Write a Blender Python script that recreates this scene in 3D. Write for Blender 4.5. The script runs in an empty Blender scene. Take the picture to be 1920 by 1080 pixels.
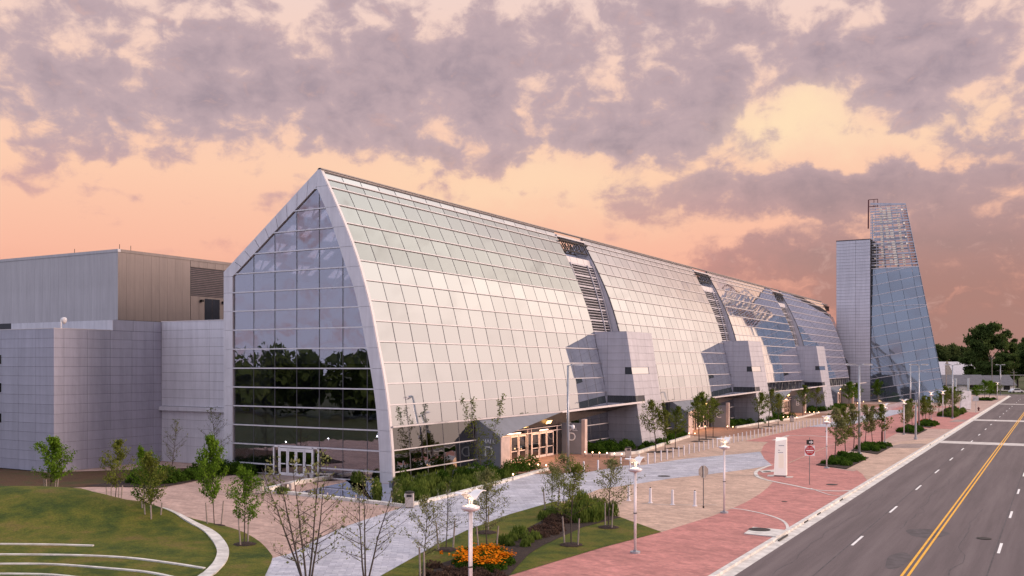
import bpy, math, random
import numpy as np
from mathutils import Vector, Matrix, noise as mnoise

# ------------------------------------------------------------------ camera
sc = bpy.context.scene
F = 1799.0; HY = 684.0; CX = 960.0; H = 9.5
TH = math.atan2(1987 - 960, F)
VX, VY = -math.sin(TH), math.cos(TH)
RX, RY = math.cos(TH), math.sin(TH)
cam_d = bpy.data.cameras.new('camera')
cam = bpy.data.objects.new('camera', cam_d)
sc.collection.objects.link(cam)
cam.location = (0, 0, H)
cam.rotation_euler = (math.radians(90), 0, TH)
cam_d.sensor_width = 36
cam_d.lens = 36 * F / 1920
cam_d.shift_y = (HY - 540) / 1920
cam_d.clip_start = 0.5
cam_d.clip_end = 6000
sc.camera = cam
sc.render.resolution_x = 1024; sc.render.resolution_y = 576

# ------------------------------------------------------------------ world
W = bpy.data.worlds.new('World'); sc.world = W; W.use_nodes = True
wt = W.node_tree; wt.nodes.clear()

def lin(*c):
    return tuple((v/255/12.92 if v/255 <= .04045 else ((v/255+.055)/1.055)**2.4) for v in c)

class NB:
    def __init__(s, t): s.t = t
    def n(s, ty, **k):
        x = s.t.nodes.new(ty)
        for a, b in k.items(): setattr(x, a, b)
        return x
    def put(s, sock, v):
        if v is None: return
        if isinstance(v, bpy.types.NodeSocket): s.t.links.new(v, sock)
        else:
            if isinstance(v, tuple) and len(v) == 3 and len(sock.default_value) == 4: v = v + (1,)
            sock.default_value = v
    def m(s, op, a, b=None, c=None, clamp=False):
        x = s.n('ShaderNodeMath', operation=op, use_clamp=clamp)
        s.put(x.inputs[0], a); s.put(x.inputs[1], b); s.put(x.inputs[2], c)
        return x.outputs[0]
    def v(s, op, a, b=None):
        x = s.n('ShaderNodeVectorMath', operation=op)
        s.put(x.inputs[0], a); s.put(x.inputs[1], b)
        return x.outputs['Value'] if op in ('DOT_PRODUCT', 'LENGTH') else x.outputs[0]
    def ss(s, x, a, b):
        q = s.n('ShaderNodeMapRange', interpolation_type='SMOOTHSTEP')
        s.put(q.inputs[0], x); q.inputs[1].default_value = a; q.inputs[2].default_value = b
        return q.outputs[0]
    def mix(s, f, a, b, bt='MIX'):
        q = s.n('ShaderNodeMix', data_type='RGBA', blend_type=bt)
        s.put(q.inputs[0], f); s.put(q.inputs[6], a); s.put(q.inputs[7], b)
        return q.outputs[2]
    def ramp(s, x, stops, interp='LINEAR'):
        q = s.n('ShaderNodeValToRGB'); r = q.color_ramp; r.interpolation = interp
        while len(r.elements) > 1: r.elements.remove(r.elements[0])
        r.elements[0].position = stops[0][0]; r.elements[0].color = tuple(stops[0][1]) + (1,)
        for p, c in stops[1:]:
            e = r.elements.new(p); e.color = tuple(c) + (1,)
        s.put(q.inputs[0], x); return q.outputs[0]
    def noise(s, vec, scale, detail=4, rough=.55, dist=0, col=False):
        q = s.n('ShaderNodeTexNoise')
        if vec is not None: s.put(q.inputs['Vector'], vec)
        q.inputs['Scale'].default_value = scale; q.inputs['Detail'].default_value = detail
        q.inputs['Roughness'].default_value = rough; q.inputs['Distortion'].default_value = dist
        return q.outputs[1] if col else q.outputs[0]

b = NB(wt)
SUN_AZ, SUN_EL = math.radians(72), math.radians(15)     # azimuth from +Y towards +X
dirv = b.n('ShaderNodeTexCoord').outputs['Generated']
sp = b.n('ShaderNodeSeparateXYZ'); b.put(sp.inputs[0], dirv)
dx, dy, dz = sp.outputs
az = b.m('ARCTAN2', dx, dy)
rad = b.m('SQRT', b.m('ADD', b.m('MULTIPLY', dx, dx), b.m('MULTIPLY', dy, dy)))
el = b.m('ARCTAN2', dz, rad)
def sky_az(px): return math.atan((px - CX)/F) - TH
def sky_el(px, py): return math.atan((HY - py)/F*math.cos(math.atan((px - CX)/F)))
# sunset gradient of the quarter the photograph looks into
g_front = b.ramp(b.m('DIVIDE', el, .8), [
    (0.0, lin(205, 144, 130)), (.07, lin(234, 160, 138)), (.14, lin(248, 184, 158)), (.24, lin(252, 202, 172)),
    (.33, lin(248, 206, 184)), (.48, lin(240, 212, 204)), (.8, (1.1, .98, .98)), (1.0, (1.2, 1.12, 1.2))])
# east of the road: pale open cream sky that the curved glass mirrors
g_right = b.ramp(b.m('DIVIDE', el, 1.2), [
    (0.0, (.80, .60, .54)), (.12, (1.06, .85, .76)), (.3, (1.24, 1.06, .94)), (.5, (1.20, 1.12, 1.03)),
    (.7, (1.04, 1.06, 1.07)), (1.0, (1.2, 1.12, 1.2))])
g_back = b.ramp(b.m('DIVIDE', el, 1.2), [
    (0.0, (.84, .82, 1.0)), (.3, (.84, .88, 1.14)), (.65, (.96, .98, 1.18)), (1.0, (1.12, 1.12, 1.24))])
w_right = b.m('MULTIPLY', b.ss(az, .08, .30), b.m('SUBTRACT', 1, b.ss(az, .95, 1.6)))
dback = b.m('ADD', b.m('MULTIPLY', dx, -.55), b.m('MULTIPLY', dy, -.83))
w_back = b.ss(dback, 0, .55)
g_right = b.mix(1, g_right, b.mix(b.ss(az, .32, .62), (1.22, 1.2, 1.16), (1, 1, 1)), 'MULTIPLY')
grad = b.mix(w_right, g_front, g_right)
grad = b.mix(w_back, grad, g_back)
# duskier band low on the right of the view
q = b.n('ShaderNodeCombineXYZ'); b.put(q.inputs[0], az); b.put(q.inputs[1], el)
pos = q.outputs[0]
warp = b.v('SUBTRACT', b.noise(pos, 9, 6, .62, col=True), (.5, .5, .5))
sc1 = b.n('ShaderNodeVectorMath', operation='SCALE'); b.put(sc1.inputs[0], warp); sc1.inputs[3].default_value = .13
pw = b.v('ADD', pos, sc1.outputs[0])
def blob(px, py, rx, ry, amp, src=pw):
    c = (sky_az(px), sky_el(px, py), 0)
    d = b.v('MULTIPLY', b.v('SUBTRACT', src, c), (F/rx, F/ry, 0))
    return b.m('MULTIPLY', b.m('EXPONENT', b.m('MULTIPLY', b.v('DOT_PRODUCT', d, d), -1.0)), amp)
clouds = [(110, 180, 360, 95, .52), (520, 150, 300, 95, .42), (850, 200, 260, 110, .42), (1000, 50, 420, 80, .36),
          (1080, 250, 200, 50, .3), (1300, 160, 130, 110, .36), (1640, 130, 230, 110, .45), (1860, 70, 160, 110, .42),
          (1290, 350, 230, 36, .45), (1720, 372, 330, 46, .5), (1500, 390, 200, 30, .25), (1830, 620, 330, 190, .62),
          (1480, 488, 170, 26, .36), (780, 285, 200, 36, .3), (1880, 265, 120, 18, .3), (1700, 470, 300, 40, .3),
          (1470, 210, 85, 40, -.5), (1640, 258, 220, 28, -.25), (1330, 250, 200, 50, .25), (1750, 330, 300, 24, .3), (300, 20, 120, 40, -.1), (60, 60, 100, 60, -.15),
          (1470, 100, 60, 60, -.1), (1130, 110, 60, 60, -.15), (1000, 330, 260, 40, -.25)]
clouds += [(700, 70, 900, 80, .12), (1500, 60, 600, 80, .12)]
mask = None
for c in clouds:
    o = blob(*c); mask = o if mask is None else b.m('ADD', mask, o)
# planar cloud texture (a layer overhead, foreshortened towards the horizon)
inv = b.m('DIVIDE', 1, b.m('ADD', b.m('MAXIMUM', dz, 0), .20))
q = b.n('ShaderNodeCombineXYZ'); b.put(q.inputs[0], b.m('MULTIPLY', dx, inv)); b.put(q.inputs[1], b.m('MULTIPLY', dy, inv))
pc = b.v('MULTIPLY', pos, (1.0, 1.35, 1.0))
pl_ = q.outputs[0]
cl = b.m('ADD', b.m('MULTIPLY', b.noise(pl_, 3.0, 7, .55, .3), .45), b.m('MULTIPLY', b.noise(pc, 21, 9, .58, .35), .55))
cl2 = b.noise(pc, 42, 7, .62, .5)
front = b.m('SUBTRACT', 1, b.ss(b.m('ABSOLUTE', b.m('ADD', az, .52)), .62, 1.0))
dens = b.m('ADD', b.m('MULTIPLY', b.m('SUBTRACT', cl, .5), 2.7), b.m('MULTIPLY', b.m('SUBTRACT', cl2, .5), .8))
amp = b.m('ADD', .30, b.m('MULTIPLY', b.ss(el, .07, .21), .70))
lowband = b.m('MULTIPLY', b.m('SUBTRACT', b.noise(b.v('MULTIPLY', pw, (1.6, 11, 1)), 3.2, 5, .5), .5), b.m('MULTIPLY', b.m('SUBTRACT', 1, b.ss(el, .08, .2)), 1.3))
dens_f = b.m('ADD', b.m('ADD', b.m('MULTIPLY', dens, amp), lowband), mask)
dens_o = b.m('ADD', b.m('MULTIPLY', dens, .55), .12)
hi = b.ss(el, .02, .12)
dd = b.m('ADD', b.m('MULTIPLY', dens_f, front), b.m('MULTIPLY', dens_o, b.m('SUBTRACT', 1, front)))
cov = b.ss(dd, .08, .50)
cov = b.m('MULTIPLY', cov, b.m('SUBTRACT', .94, b.m('MULTIPLY', w_right, .55)))
c_low = b.mix(b.ss(az, -.55, -.1), lin(222, 150, 138), lin(168, 124, 116))
ccol = b.mix(b.ss(el, .06, .24), c_low, lin(188, 164, 170))
ccol = b.mix(b.m('MULTIPLY', b.ss(dd, .4, 1.15), .8), ccol, b.mix(b.ss(el, .06, .24), lin(160, 126, 120), lin(146, 132, 146)))
ccol = b.mix(b.m('MULTIPLY', w_right, .85), ccol, lin(232, 214, 198))
edge = b.m('MULTIPLY', b.ss(cl2, .55, .75), .35)
ccol = b.mix(edge, ccol, lin(226, 180, 168))
skyc = b.mix(cov, grad, ccol)
# glow in the cloud gap
glow = b.m('ADD', blob(1475, 205, 100, 45, .8), b.m('ADD', blob(960, 350, 330, 60, .45), blob(1620, 250, 240, 36, .35)))
skyc = b.mix(b.m('MULTIPLY', glow, b.m('SUBTRACT', 1, b.m('MULTIPLY', cov, .75))), skyc, lin(255, 226, 186))
w_side = b.m('MULTIPLY', b.ss(az, 1.0, 1.5), b.m('SUBTRACT', 1, b.ss(az, 2.1, 2.6)))  # unseen side of the sky, dimmed to darken the annex's road-facing wall
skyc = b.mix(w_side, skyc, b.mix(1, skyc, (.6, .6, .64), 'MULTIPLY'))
skyc = b.mix(b.ss(b.m('MULTIPLY', el, -1), 0.0, .03), skyc, lin(120, 100, 92))
nish = b.n('ShaderNodeTexSky', sky_type='NISHITA'); nish.sun_disc = False
nish.sun_elevation = SUN_EL; nish.sun_rotation = SUN_AZ
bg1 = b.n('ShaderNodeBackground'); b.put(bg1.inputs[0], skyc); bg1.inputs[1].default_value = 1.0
bg2 = b.n('ShaderNodeBackground'); b.put(bg2.inputs[0], nish.outputs[0]); bg2.inputs[1].default_value = .004
ad = b.n('ShaderNodeAddShader'); wt.links.new(bg1.outputs[0], ad.inputs[0]); wt.links.new(bg2.outputs[0], ad.inputs[1])
wo = b.n('ShaderNodeOutputWorld'); wt.links.new(ad.outputs[0], wo.inputs[0])

# ------------------------------------------------------------------ sun
sl = bpy.data.lights.new('sun', 'SUN'); sl.energy = 3.8; sl.angle = math.radians(22); sl.color = (1, .74, .62)
so = bpy.data.objects.new('sun', sl); sc.collection.objects.link(so)
sd = Vector((math.sin(SUN_AZ)*math.cos(SUN_EL), math.cos(SUN_AZ)*math.cos(SUN_EL), math.sin(SUN_EL)))
so.rotation_euler = sd.to_track_quat('Z', 'Y').to_euler(); so.location = (60, 60, 80)
sc.view_settings.view_transform = 'Standard'; sc.view_settings.look = 'None'
sc.view_settings.exposure = 0.0; sc.view_settings.gamma = 1.0; sc.view_settings.use_curve_mapping = False
sc.render.engine = 'CYCLES'
sc.cycles.max_bounces = 8; sc.cycles.transparent_max_bounces = 12; sc.cycles.glossy_bounces = 4
sc.cycles.caustics_reflective = False; sc.cycles.caustics_refractive = False

# ------------------------------------------------------------------ survey helpers
def G(px, py, h=0.0):          # where the line of sight meets level h
    t = F*(H - h)/(py - HY); a = (px - CX)/F
    return (t*(VX + a*RX), t*(VY + a*RY))
def atY(px, py, Y):
    a = (px - CX)/F; t = Y/(VY + a*RY); return (t*(VX + a*RX), H - (py - HY)/F*t)

COL = sc.collection
def tag(o, label=None, cat=None, group=None, kind=None):
    if label: o['label'] = label
    if cat: o['category'] = cat
    if group: o['group'] = group
    if kind: o['kind'] = kind
    return o
def thing(name, label, cat, loc=(0, 0, 0), rotz=0, group=None):
    o = bpy.data.objects.new(name, None); COL.objects.link(o)
    o.location = loc; o.rotation_euler = (0, 0, rotz); o.empty_display_size = .3
    return tag(o, label, cat, group)
def add(name, me, parent=None, loc=(0, 0, 0), rot=(0, 0, 0)):
    o = bpy.data.objects.new(name, me); COL.objects.link(o); o.location = loc; o.rotation_euler = rot
    if parent: o.parent = parent
    return o
def copy_tree(o, parent=None):
    c = o.copy(); COL.objects.link(c)
    if parent: c.parent = parent
    for ch in o.children: copy_tree(ch, c)
    return c

class MB:
    def __init__(s): s.v = []; s.f = []
    def poly(s, pts):
        k = len(s.v); s.v += [tuple(p) for p in pts]; s.f.append(tuple(range(k, k+len(pts)))); return s
    def prism(s, pts, d):                       # pts extruded by vector d
        d = Vector(d); k = len(s.v); n = len(pts)
        s.v += [tuple(p) for p in pts] + [tuple(Vector(p)+d) for p in pts]
        s.f.append(tuple(range(k, k+n))[::-1]); s.f.append(tuple(range(k+n, k+2*n)))
        for i in range(n):
            j = (i+1) % n; s.f.append((k+i, k+j, k+n+j, k+n+i))
        return s
    def box(s, x0, x1, y0, y1, z0, z1):
        return s.prism([(x0, y0, z0), (x1, y0, z0), (x1, y1, z0), (x0, y1, z0)], (0, 0, z1-z0))
    def beam(s, p, q, w, h, up=(0, 0, 1)):
        p = Vector(p); q = Vector(q); d = (q-p).normalized(); u = Vector(up)
        if abs(d.dot(u)) > .97: u = Vector((1, 0, 0))
        a = d.cross(u).normalized()*w/2; c = a.cross(d).normalized()*h/2
        return s.prism([p-a-c, p+a-c, p+a+c, p-a+c], q-p)
    def tube(s, p, q, r0, r1=None, n=8, cap=True):
        r1 = r0 if r1 is None else r1
        p = Vector(p); q = Vector(q); d = (q-p)
        if d.length < 1e-6: return s
        d.normalize(); u = Vector((1, 0, 0)) if abs(d.z) > .9 else Vector((0, 0, 1))
        a = d.cross(u).normalized(); c = d.cross(a); k = len(s.v)
        for (o, r) in ((p, r0), (q, r1)):
            for i in range(n):
                t = 2*math.pi*i/n; s.v.append(tuple(o + a*math.cos(t)*r + c*math.sin(t)*r))
        for i in range(n):
            j = (i+1) % n; s.f.append((k+i, k+j, k+n+j, k+n+i))
        if cap: s.f.append(tuple(range(k, k+n))[::-1]); s.f.append(tuple(range(k+n, k+2*n)))
        return s
    def lathe(s, x, y, prof, n=12):             # prof: (r, z)
        k = len(s.v)
        for r, z in prof:
            for i in range(n):
                t = 2*math.pi*i/n; s.v.append((x+r*math.cos(t), y+r*math.sin(t), z))
        for a in range(len(prof)-1):
            for i in range(n):
                j = (i+1) % n; s.f.append((k+a*n+i, k+a*n+j, k+(a+1)*n+j, k+(a+1)*n+i))
        s.f.append(tuple(range(k, k+n))[::-1]); m_ = k+(len(prof)-1)*n; s.f.append(tuple(range(m_, m_+n)))
        return s
    def mesh(s, name, mat, off=(0, 0, 0), smooth=False):
        me = bpy.data.meshes.new(name)
        ox, oy, oz = off
        me.from_pydata([(x-ox, y-oy, z-oz) for x, y, z in s.v], [], s.f)
        if mat: me.materials.append(mat)
        if smooth: me.polygons.foreach_set('use_smooth', [True]*len(me.polygons))
        me.update(); return me
    def build(s, name, mat, parent=None, smooth=False, local=False, kind=None):
        off = (0, 0, 0)
        if parent and not local: off = wloc(parent)
        o = add(name, s.mesh(name, mat, off, smooth), parent)
        if kind: o['kind'] = kind
        return o
def wloc(o):
    v = Vector((0, 0, 0))
    while o: v += o.location; o = o.parent
    return tuple(v)

# ------------------------------------------------------------------ materials
M = {}
def mat(name, col, rough=.6, metal=0, var=.12, vscale=1.5, bump=0, bscale=20, spec=.5, obvar=0, coord='Object'):
    m = bpy.data.materials.new(name); m.use_nodes = True; t = m.node_tree; n = NB(t)
    p = t.nodes['Principled BSDF']
    tc = n.n('ShaderNodeTexCoord').outputs[coord] if coord == 'Object' else n.n('ShaderNodeNewGeometry').outputs['Position']
    c = col + (1,)
    f = n.noise(tc, vscale, 6, .6)
    f = n.ss(f, .3, .7)
    lo = tuple(v*(1-var) for v in col); hi_ = tuple(min(1, v*(1+var)) for v in col)
    out = n.mix(f, lo, hi_)
    if name.startswith('panel') or name == 'frame_white':
        mp = n.n('ShaderNodeMapping'); n.put(mp.inputs[0], n.n('ShaderNodeNewGeometry').outputs['Position']); mp.inputs['Scale'].default_value = (2.2, 2.2, .16)
        out = n.mix(1, out, n.mix(n.ss(n.noise(mp.outputs[0], 1, 6, .7), .3, .75), (1.04,)*3, (.86, .86, .87)), 'MULTIPLY')
    if obvar:
        oi = n.n('ShaderNodeObjectInfo').outputs['Random']
        hs = n.n('ShaderNodeHueSaturation'); n.put(hs.inputs['Color'], out)
        n.put(hs.inputs['Value'], n.m('ADD', n.m('MULTIPLY', oi, obvar*2), 1-obvar)); out = hs.outputs[0]
    n.put(p.inputs['Base Color'], out)
    p.inputs['Roughness'].default_value = rough; p.inputs['Metallic'].default_value = metal
    p.inputs['Specular IOR Level'].default_value = spec
    if bump:
        bp = n.n('ShaderNodeBump'); bp.inputs['Strength'].default_value = bump; bp.inputs['Distance'].default_value = .05
        n.put(bp.inputs['Height'], n.noise(tc, bscale, 5, .65)); n.put(p.inputs['Normal'], bp.outputs[0])
    M[name] = m; return m
def emis(name, col, s):
    m = bpy.data.materials.new(name); m.use_nodes = True; t = m.node_tree
    p = t.nodes['Principled BSDF']; p.inputs['Base Color'].default_value = (.8, .7, .6, 1)
    p.inputs['Emission Color'].default_value = col+(1,); p.inputs['Emission Strength'].default_value = s
    M[name] = m; return m
def glass(name, refl, tint, gl_col=(1, 1, 1), wob=.004, wscale=.5, rough=.015, obvar=.1, f0=.35, body=0, bodycol=(.3, .3, .3)):
    """mirror-coated glazing: part mirror, part see-through, with roller-wave ripples"""
    m = bpy.data.materials.new(name); m.use_nodes = True; t = m.node_tree; n = NB(t); t.nodes.clear()
    geo = n.n('ShaderNodeNewGeometry').outputs['Position']
    oi = n.n('ShaderNodeObjectInfo').outputs['Random']
    bp = n.n('ShaderNodeBump'); bp.inputs['Strength'].default_value = 1; bp.inputs['Distance'].default_value = wob
    q = n.n('ShaderNodeCombineXYZ'); n.put(q.inputs[0], n.m('MULTIPLY', oi, 50)); n.put(q.inputs[2], n.m('MULTIPLY', oi, 17))
    n.put(bp.inputs['Height'], n.noise(n.v('ADD', geo, q.outputs[0]), wscale, 2, .5))
    gl = n.n('ShaderNodeBsdfGlossy'); gl.inputs['Roughness'].default_value = rough
    v = n.m('ADD', n.m('MULTIPLY', oi, obvar), 1-obvar)
    q = n.n('ShaderNodeCombineXYZ')
    for i in range(3): n.put(q.inputs[i], n.m('MULTIPLY', v, gl_col[i]))
    n.put(gl.inputs['Color'], q.outputs[0]); n.put(gl.inputs['Normal'], bp.outputs[0])
    tr = n.n('ShaderNodeBsdfTransparent'); tr.inputs[0].default_value = tint+(1,)
    under = tr.outputs[0]
    if body:
        df = n.n('ShaderNodeBsdfDiffuse'); df.inputs[0].default_value = bodycol+(1,)
        mx = n.n('ShaderNodeMixShader'); mx.inputs[0].default_value = body
        t.links.new(tr.outputs[0], mx.inputs[1]); t.links.new(df.outputs[0], mx.inputs[2]); under = mx.outputs[0]
    fr = n.n('ShaderNodeLayerWeight'); fr.inputs[0].default_value = f0
    fac = n.m('ADD', n.m('MULTIPLY', fr.outputs['Fresnel'], 1-refl), refl, clamp=True)
    mx = n.n('ShaderNodeMixShader'); n.put(mx.inputs[0], fac)
    t.links.new(under, mx.inputs[1]); t.links.new(gl.outputs[0], mx.inputs[2])
    o = n.n('ShaderNodeOutputMaterial'); t.links.new(mx.outputs[0], o.inputs[0])
    M[name] = m; return m
def paving(name, c1, c2, mortar, bw, bh, big=.18, rot=0, rough=.8, msize=.006):
    m = bpy.data.materials.new(name); m.use_nodes = True; t = m.node_tree; n = NB(t)
    p = t.nodes['Principled BSDF']
    geo = n.n('ShaderNodeNewGeometry').outputs['Position']
    mp = n.n('ShaderNodeMapping'); n.put(mp.inputs[0], geo); mp.inputs['Rotation'].default_value = (0, 0, rot)
    br = n.n('ShaderNodeTexBrick'); n.put(br.inputs['Vector'], mp.outputs[0])
    br.inputs['Color1'].default_value = c1+(1,); br.inputs['Color2'].default_value = c2+(1,); br.inputs['Mortar'].default_value = mortar+(1,)
    br.inputs['Scale'].default_value = 1; br.inputs['Mortar Size'].default_value = msize; br.inputs['Brick Width'].default_value = bw
    br.inputs['Row Height'].default_value = bh; br.inputs['Bias'].default_value = 0
    f = n.ss(n.noise(geo, .35, 6, .65), .3, .7)
    out = n.mix(1, br.outputs[0], n.mix(f, (1-big,)*3, (1+big,)*3), 'MULTIPLY')
    f2 = n.ss(n.noise(geo, 3.5, 4, .7), .35, .75)
    out = n.mix(1, out, n.mix(f2, (.80, .81, .82), (1.08, 1.06, 1.04)), 'MULTIPLY')
    wr = n.n('ShaderNodeTexWhiteNoise'); sn = n.v('SNAP', mp.outputs[0], (bw*2, bh*2, 50)); n.put(wr.inputs['Vector'], sn)
    out = n.mix(1, out, n.mix(wr.outputs['Value'], (.86,)*3, (1.12,)*3), 'MULTIPLY')
    n.put(p.inputs['Base Color'], out); p.inputs['Roughness'].default_value = rough
    bp = n.n('ShaderNodeBump'); bp.inputs['Strength'].default_value = .4; bp.inputs['Distance'].default_value = .01; bp.invert = True
    n.put(bp.inputs['Height'], br.outputs[1]); n.put(p.inputs['Normal'], bp.outputs[0])
    M[name] = m; return m
def leafmat(name, c1, c2, scale=.9, tr=.35):
    m = bpy.data.materials.new(name); m.use_nodes = True; t = m.node_tree; n = NB(t); t.nodes.clear()
    geo = n.n('ShaderNodeNewGeometry')
    f = n.ss(n.noise(geo.outputs['Position'], scale, 3, .7), .35, .65)
    g = n.m('ADD', n.m('MULTIPLY', f, .6), n.m('MULTIPLY', geo.outputs['Random Per Island'], .4))
    c = n.mix(g, c1, c2)
    d = n.n('ShaderNodeBsdfDiffuse'); n.put(d.inputs[0], c)
    tl = n.n('ShaderNodeBsdfTranslucent'); n.put(tl.inputs[0], c)
    mx = n.n('ShaderNodeMixShader'); mx.inputs[0].default_value = tr
    t.links.new(d.outputs[0], mx.inputs[1]); t.links.new(tl.outputs[0], mx.inputs[2])
    o = n.n('ShaderNodeOutputMaterial'); t.links.new(mx.outputs[0], o.inputs[0])
    M[name] = m; return m
def ground(name, cols, scale, rough=.9, bump=.3, bscale=12, fine=25, streak=None):
    m = bpy.data.materials.new(name); m.use_nodes = True; t = m.node_tree; n = NB(t)
    p = t.nodes['Principled BSDF']; geo = n.n('ShaderNodeNewGeometry').outputs['Position']
    vec = geo
    if streak:
        mp = n.n('ShaderNodeMapping'); n.put(mp.inputs[0], geo); mp.inputs['Scale'].default_value = streak; vec = mp.outputs[0]
    f = n.noise(vec, scale, 7, .65)
    k = len(cols)-1
    out = n.ramp(n.ss(f, .28, .72), [(i/k, c) for i, c in enumerate(cols)])
    g = n.noise(geo, fine, 3, .7)
    out = n.mix(1, out, n.mix(n.ss(g, .3, .7), (.72,)*3, (1.28,)*3), 'MULTIPLY')
    n.put(p.inputs['Base Color'], out); p.inputs['Roughness'].default_value = rough; p.inputs['Specular IOR Level'].default_value = .25
    bp = n.n('ShaderNodeBump'); bp.inputs['Strength'].default_value = bump; bp.inputs['Distance'].default_value = .04
    n.put(bp.inputs['Height'], n.noise(geo, bscale, 5, .7)); n.put(p.inputs['Normal'], bp.outputs[0])
    M[name] = m; return m

mat('panel_light', (.62, .61, .68), .42, .25, .05, .6, obvar=.035)
mat('panel_annex', (.40, .40, .49), .45, .2, .05, .5, obvar=.04)
mat('panel_pod', (.50, .49, .55), .36, .55, .05, .6, obvar=.035)
mat('panel_upper', (.50, .48, .51), .55, .1, .05, .25, obvar=.02)
mat('blade_brown', (.13, .095, .10), .6)
mat('panel_brown', (.20, .165, .158), .55, .1, .06, .25, obvar=.03)
mat('frame_white', (.66, .65, .71), .4, .2, .04, .8, obvar=.02)
mat('backing', (.05, .05, .06), .8)
mat('bar_light', (.62, .58, .60), .35, .3, .04)
mat('bar_dark', (.07, .07, .085), .5, .2)
mat('ridge', (.22, .19, .18), .6)
mat('glint_cream', (.90, .84, .74), .35, .15)
mat('steel_dark', (.03, .028, .03), .6, .2)
mat('louver', (.50, .49, .55), .45, .3)
mat('interior_wall', (.40, .40, .50), .8)
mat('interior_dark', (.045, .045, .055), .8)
mat('interior_white', (.75, .76, .74), .6)
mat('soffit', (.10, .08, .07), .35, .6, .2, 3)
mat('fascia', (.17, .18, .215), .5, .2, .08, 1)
mat('hall_wall', (.23, .24, .28), .55, .2, .08, 1)
mat('pink_pier', (.52, .40, .36), .6)
mat('door_white', (.75, .74, .78), .4)
mat('door_pink', (.60, .48, .44), .4)
mat('letter', (.85, .85, .88), .5)
mat('concrete', (.56, .52, .49), .85, 0, .16, 1.2, .2, 30, coord='W')
mat('concrete_light', (.60, .575, .54), .8, 0, .22, 1.4, .15, 30, coord='W')
mat('pole_white', (.66, .62, .66), .4, .1)
mat('pole_grey', (.36, .38, .42), .4, .5)
mat('head_grey', (.55, .57, .62), .4, .3)
mat('sign_white', (.80, .78, .80), .45)
mat('sign_red', (.45, .012, .02), .45)
mat('sign_black', (.012, .012, .014), .45)
mat('sign_back', (.23, .21, .21), .45, .6)
mat('hydrant', (.10, .008, .012), .5)
mat('bin_stone', (.46, .41, .39), .8, 0, .12, 8)
mat('iron', (.025, .022, .022), .6, .5)
mat('grate', (.045, .028, .025), .8)
mat('mulch', (.028, .015, .011), 1, 0, .5, 6, .9, 40, coord='W')
mat('bark', (.055, .042, .036), .9, 0, .3, 12, .3, 60)
mat('bark_pale', (.23, .19, .17), .9, 0, .3, 12)
mat('stake', (.26, .22, .20), .9, 0, .2, 8)
mat('metal_bollard', (.72, .70, .75), .4, .2, .05)
mat('paint_white', (.80, .78, .76), .7, 0, .1, 2, coord='W')
mat('paint_yellow', (.83, .42, .035), .7, 0, .12, 2, coord='W')
mat('tar', (.075, .062, .067), .8, 0, .3, 2, coord='W')
mat('roof_grey', (.12, .12, .14), .9, 0, .15, 1)
mat('roof_pale', (.50, .48, .52), .8)
mat('wall_white', (.66, .64, .64), .8)
mat('wall_peach_lit', (.62, .48, .38), .8)  # peach light on the far gable, put into the wall colour
mat('car_white', (.65, .66, .70), .25)
mat('car_dark', (.03, .04, .06), .25)
mat('tyre', (.015, .015, .016), .8)
mat('window_dark', (.02, .022, .028), .12, 0)
emis('lamp_warm', (1.0, .55, .26), 9)
emis('lamp_head', (1.0, .80, .58), 1.3)
emis('ceiling_lamp', (1.0, .55, .17), 5)
emis('tube_lamp', (1.0, .58, .40), 4)
emis('down_lamp', (1.0, .9, .78), 30)
glass('glass_front', .27, (.50, .52, .60), (.84, .84, .94), .012, .45, .01, .06, .12)
glass('glass_skin', .72, (.42, .47, .48), (.96, .93, .94), .0028, .35, .03, .11, .25, .5, (.12, .17, .21))
glass('glass_vision', .50, (.78, .80, .80), (.92, .93, .94), .003, .4, .02, .10, .25, .06, (.35, .36, .36))
glass('glass_low', .36, (.22, .22, .24), (.72, .70, .70), .01, .45, .01, .06, .15)
glass('glass_tower', .36, (.45, .50, .56), (.53, .58, .65), .003, .3, .03, .08, .2, .35, (.20, .26, .34))
glass('water', .12, (.08, .09, .10), (.8, .82, .88), .0006, 1.2, .02, 0, .35, .8, (.018, .022, .022))
paving('pave_pink', (.54, .375, .315), (.46, .31, .26), (.30, .21, .18), .42, .21, .12)
paving('pave_tan', (.60, .415, .32), (.51, .35, .27), (.38, .27, .21), .42, .21, .12, .3)
paving('pave_red', (.56, .235, .205), (.46, .185, .165), (.34, .17, .15), .40, .20, .12, .25)
paving('pave_grey', (.56, .56, .62), (.42, .42, .49), (.30, .30, .36), .62, .31, .10, -.6, msize=.012)
paving('pave_brown', (.34, .17, .11), (.28, .14, .09), (.2, .1, .08), .4, .2, .12)
paving('pave_brown2', (.36, .27, .245), (.31, .235, .21), (.22, .17, .15), .4, .2, .12)
ground('asphalt', [(.110, .088, .090), (.138, .110, .112), (.165, .134, .134)], .35, .85, .15, 60, 60, streak=(3.0, .12, 1))
ground('lawn', [(.030, .052, .006), (.065, .082, .008), (.105, .106, .012), (.140, .104, .028)], .5, .95, .8, 14, 9)
ground('bank', [(.06, .032, .018), (.085, .046, .022), (.05, .05, .015)], .3, .95, .5, 14, 20)
ground('far_grass', [(.03, .045, .012), (.05, .06, .018), (.06, .055, .03)], .03, .95, .1, 3, 2)
leafmat('leaf_green', (.06, .12, .012), (.16, .27, .03), 1.2)
leafmat('leaf_olive', (.08, .10, .018), (.20, .23, .05), 1.5)
leafmat('leaf_mid', (.07, .10, .018), (.17, .22, .04), 1.3)
leafmat('leaf_pale', (.10, .12, .045), (.28, .28, .12), 2)
leafmat('leaf_dark', (.035, .062, .018), (.11, .15, .045), .22)
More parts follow.
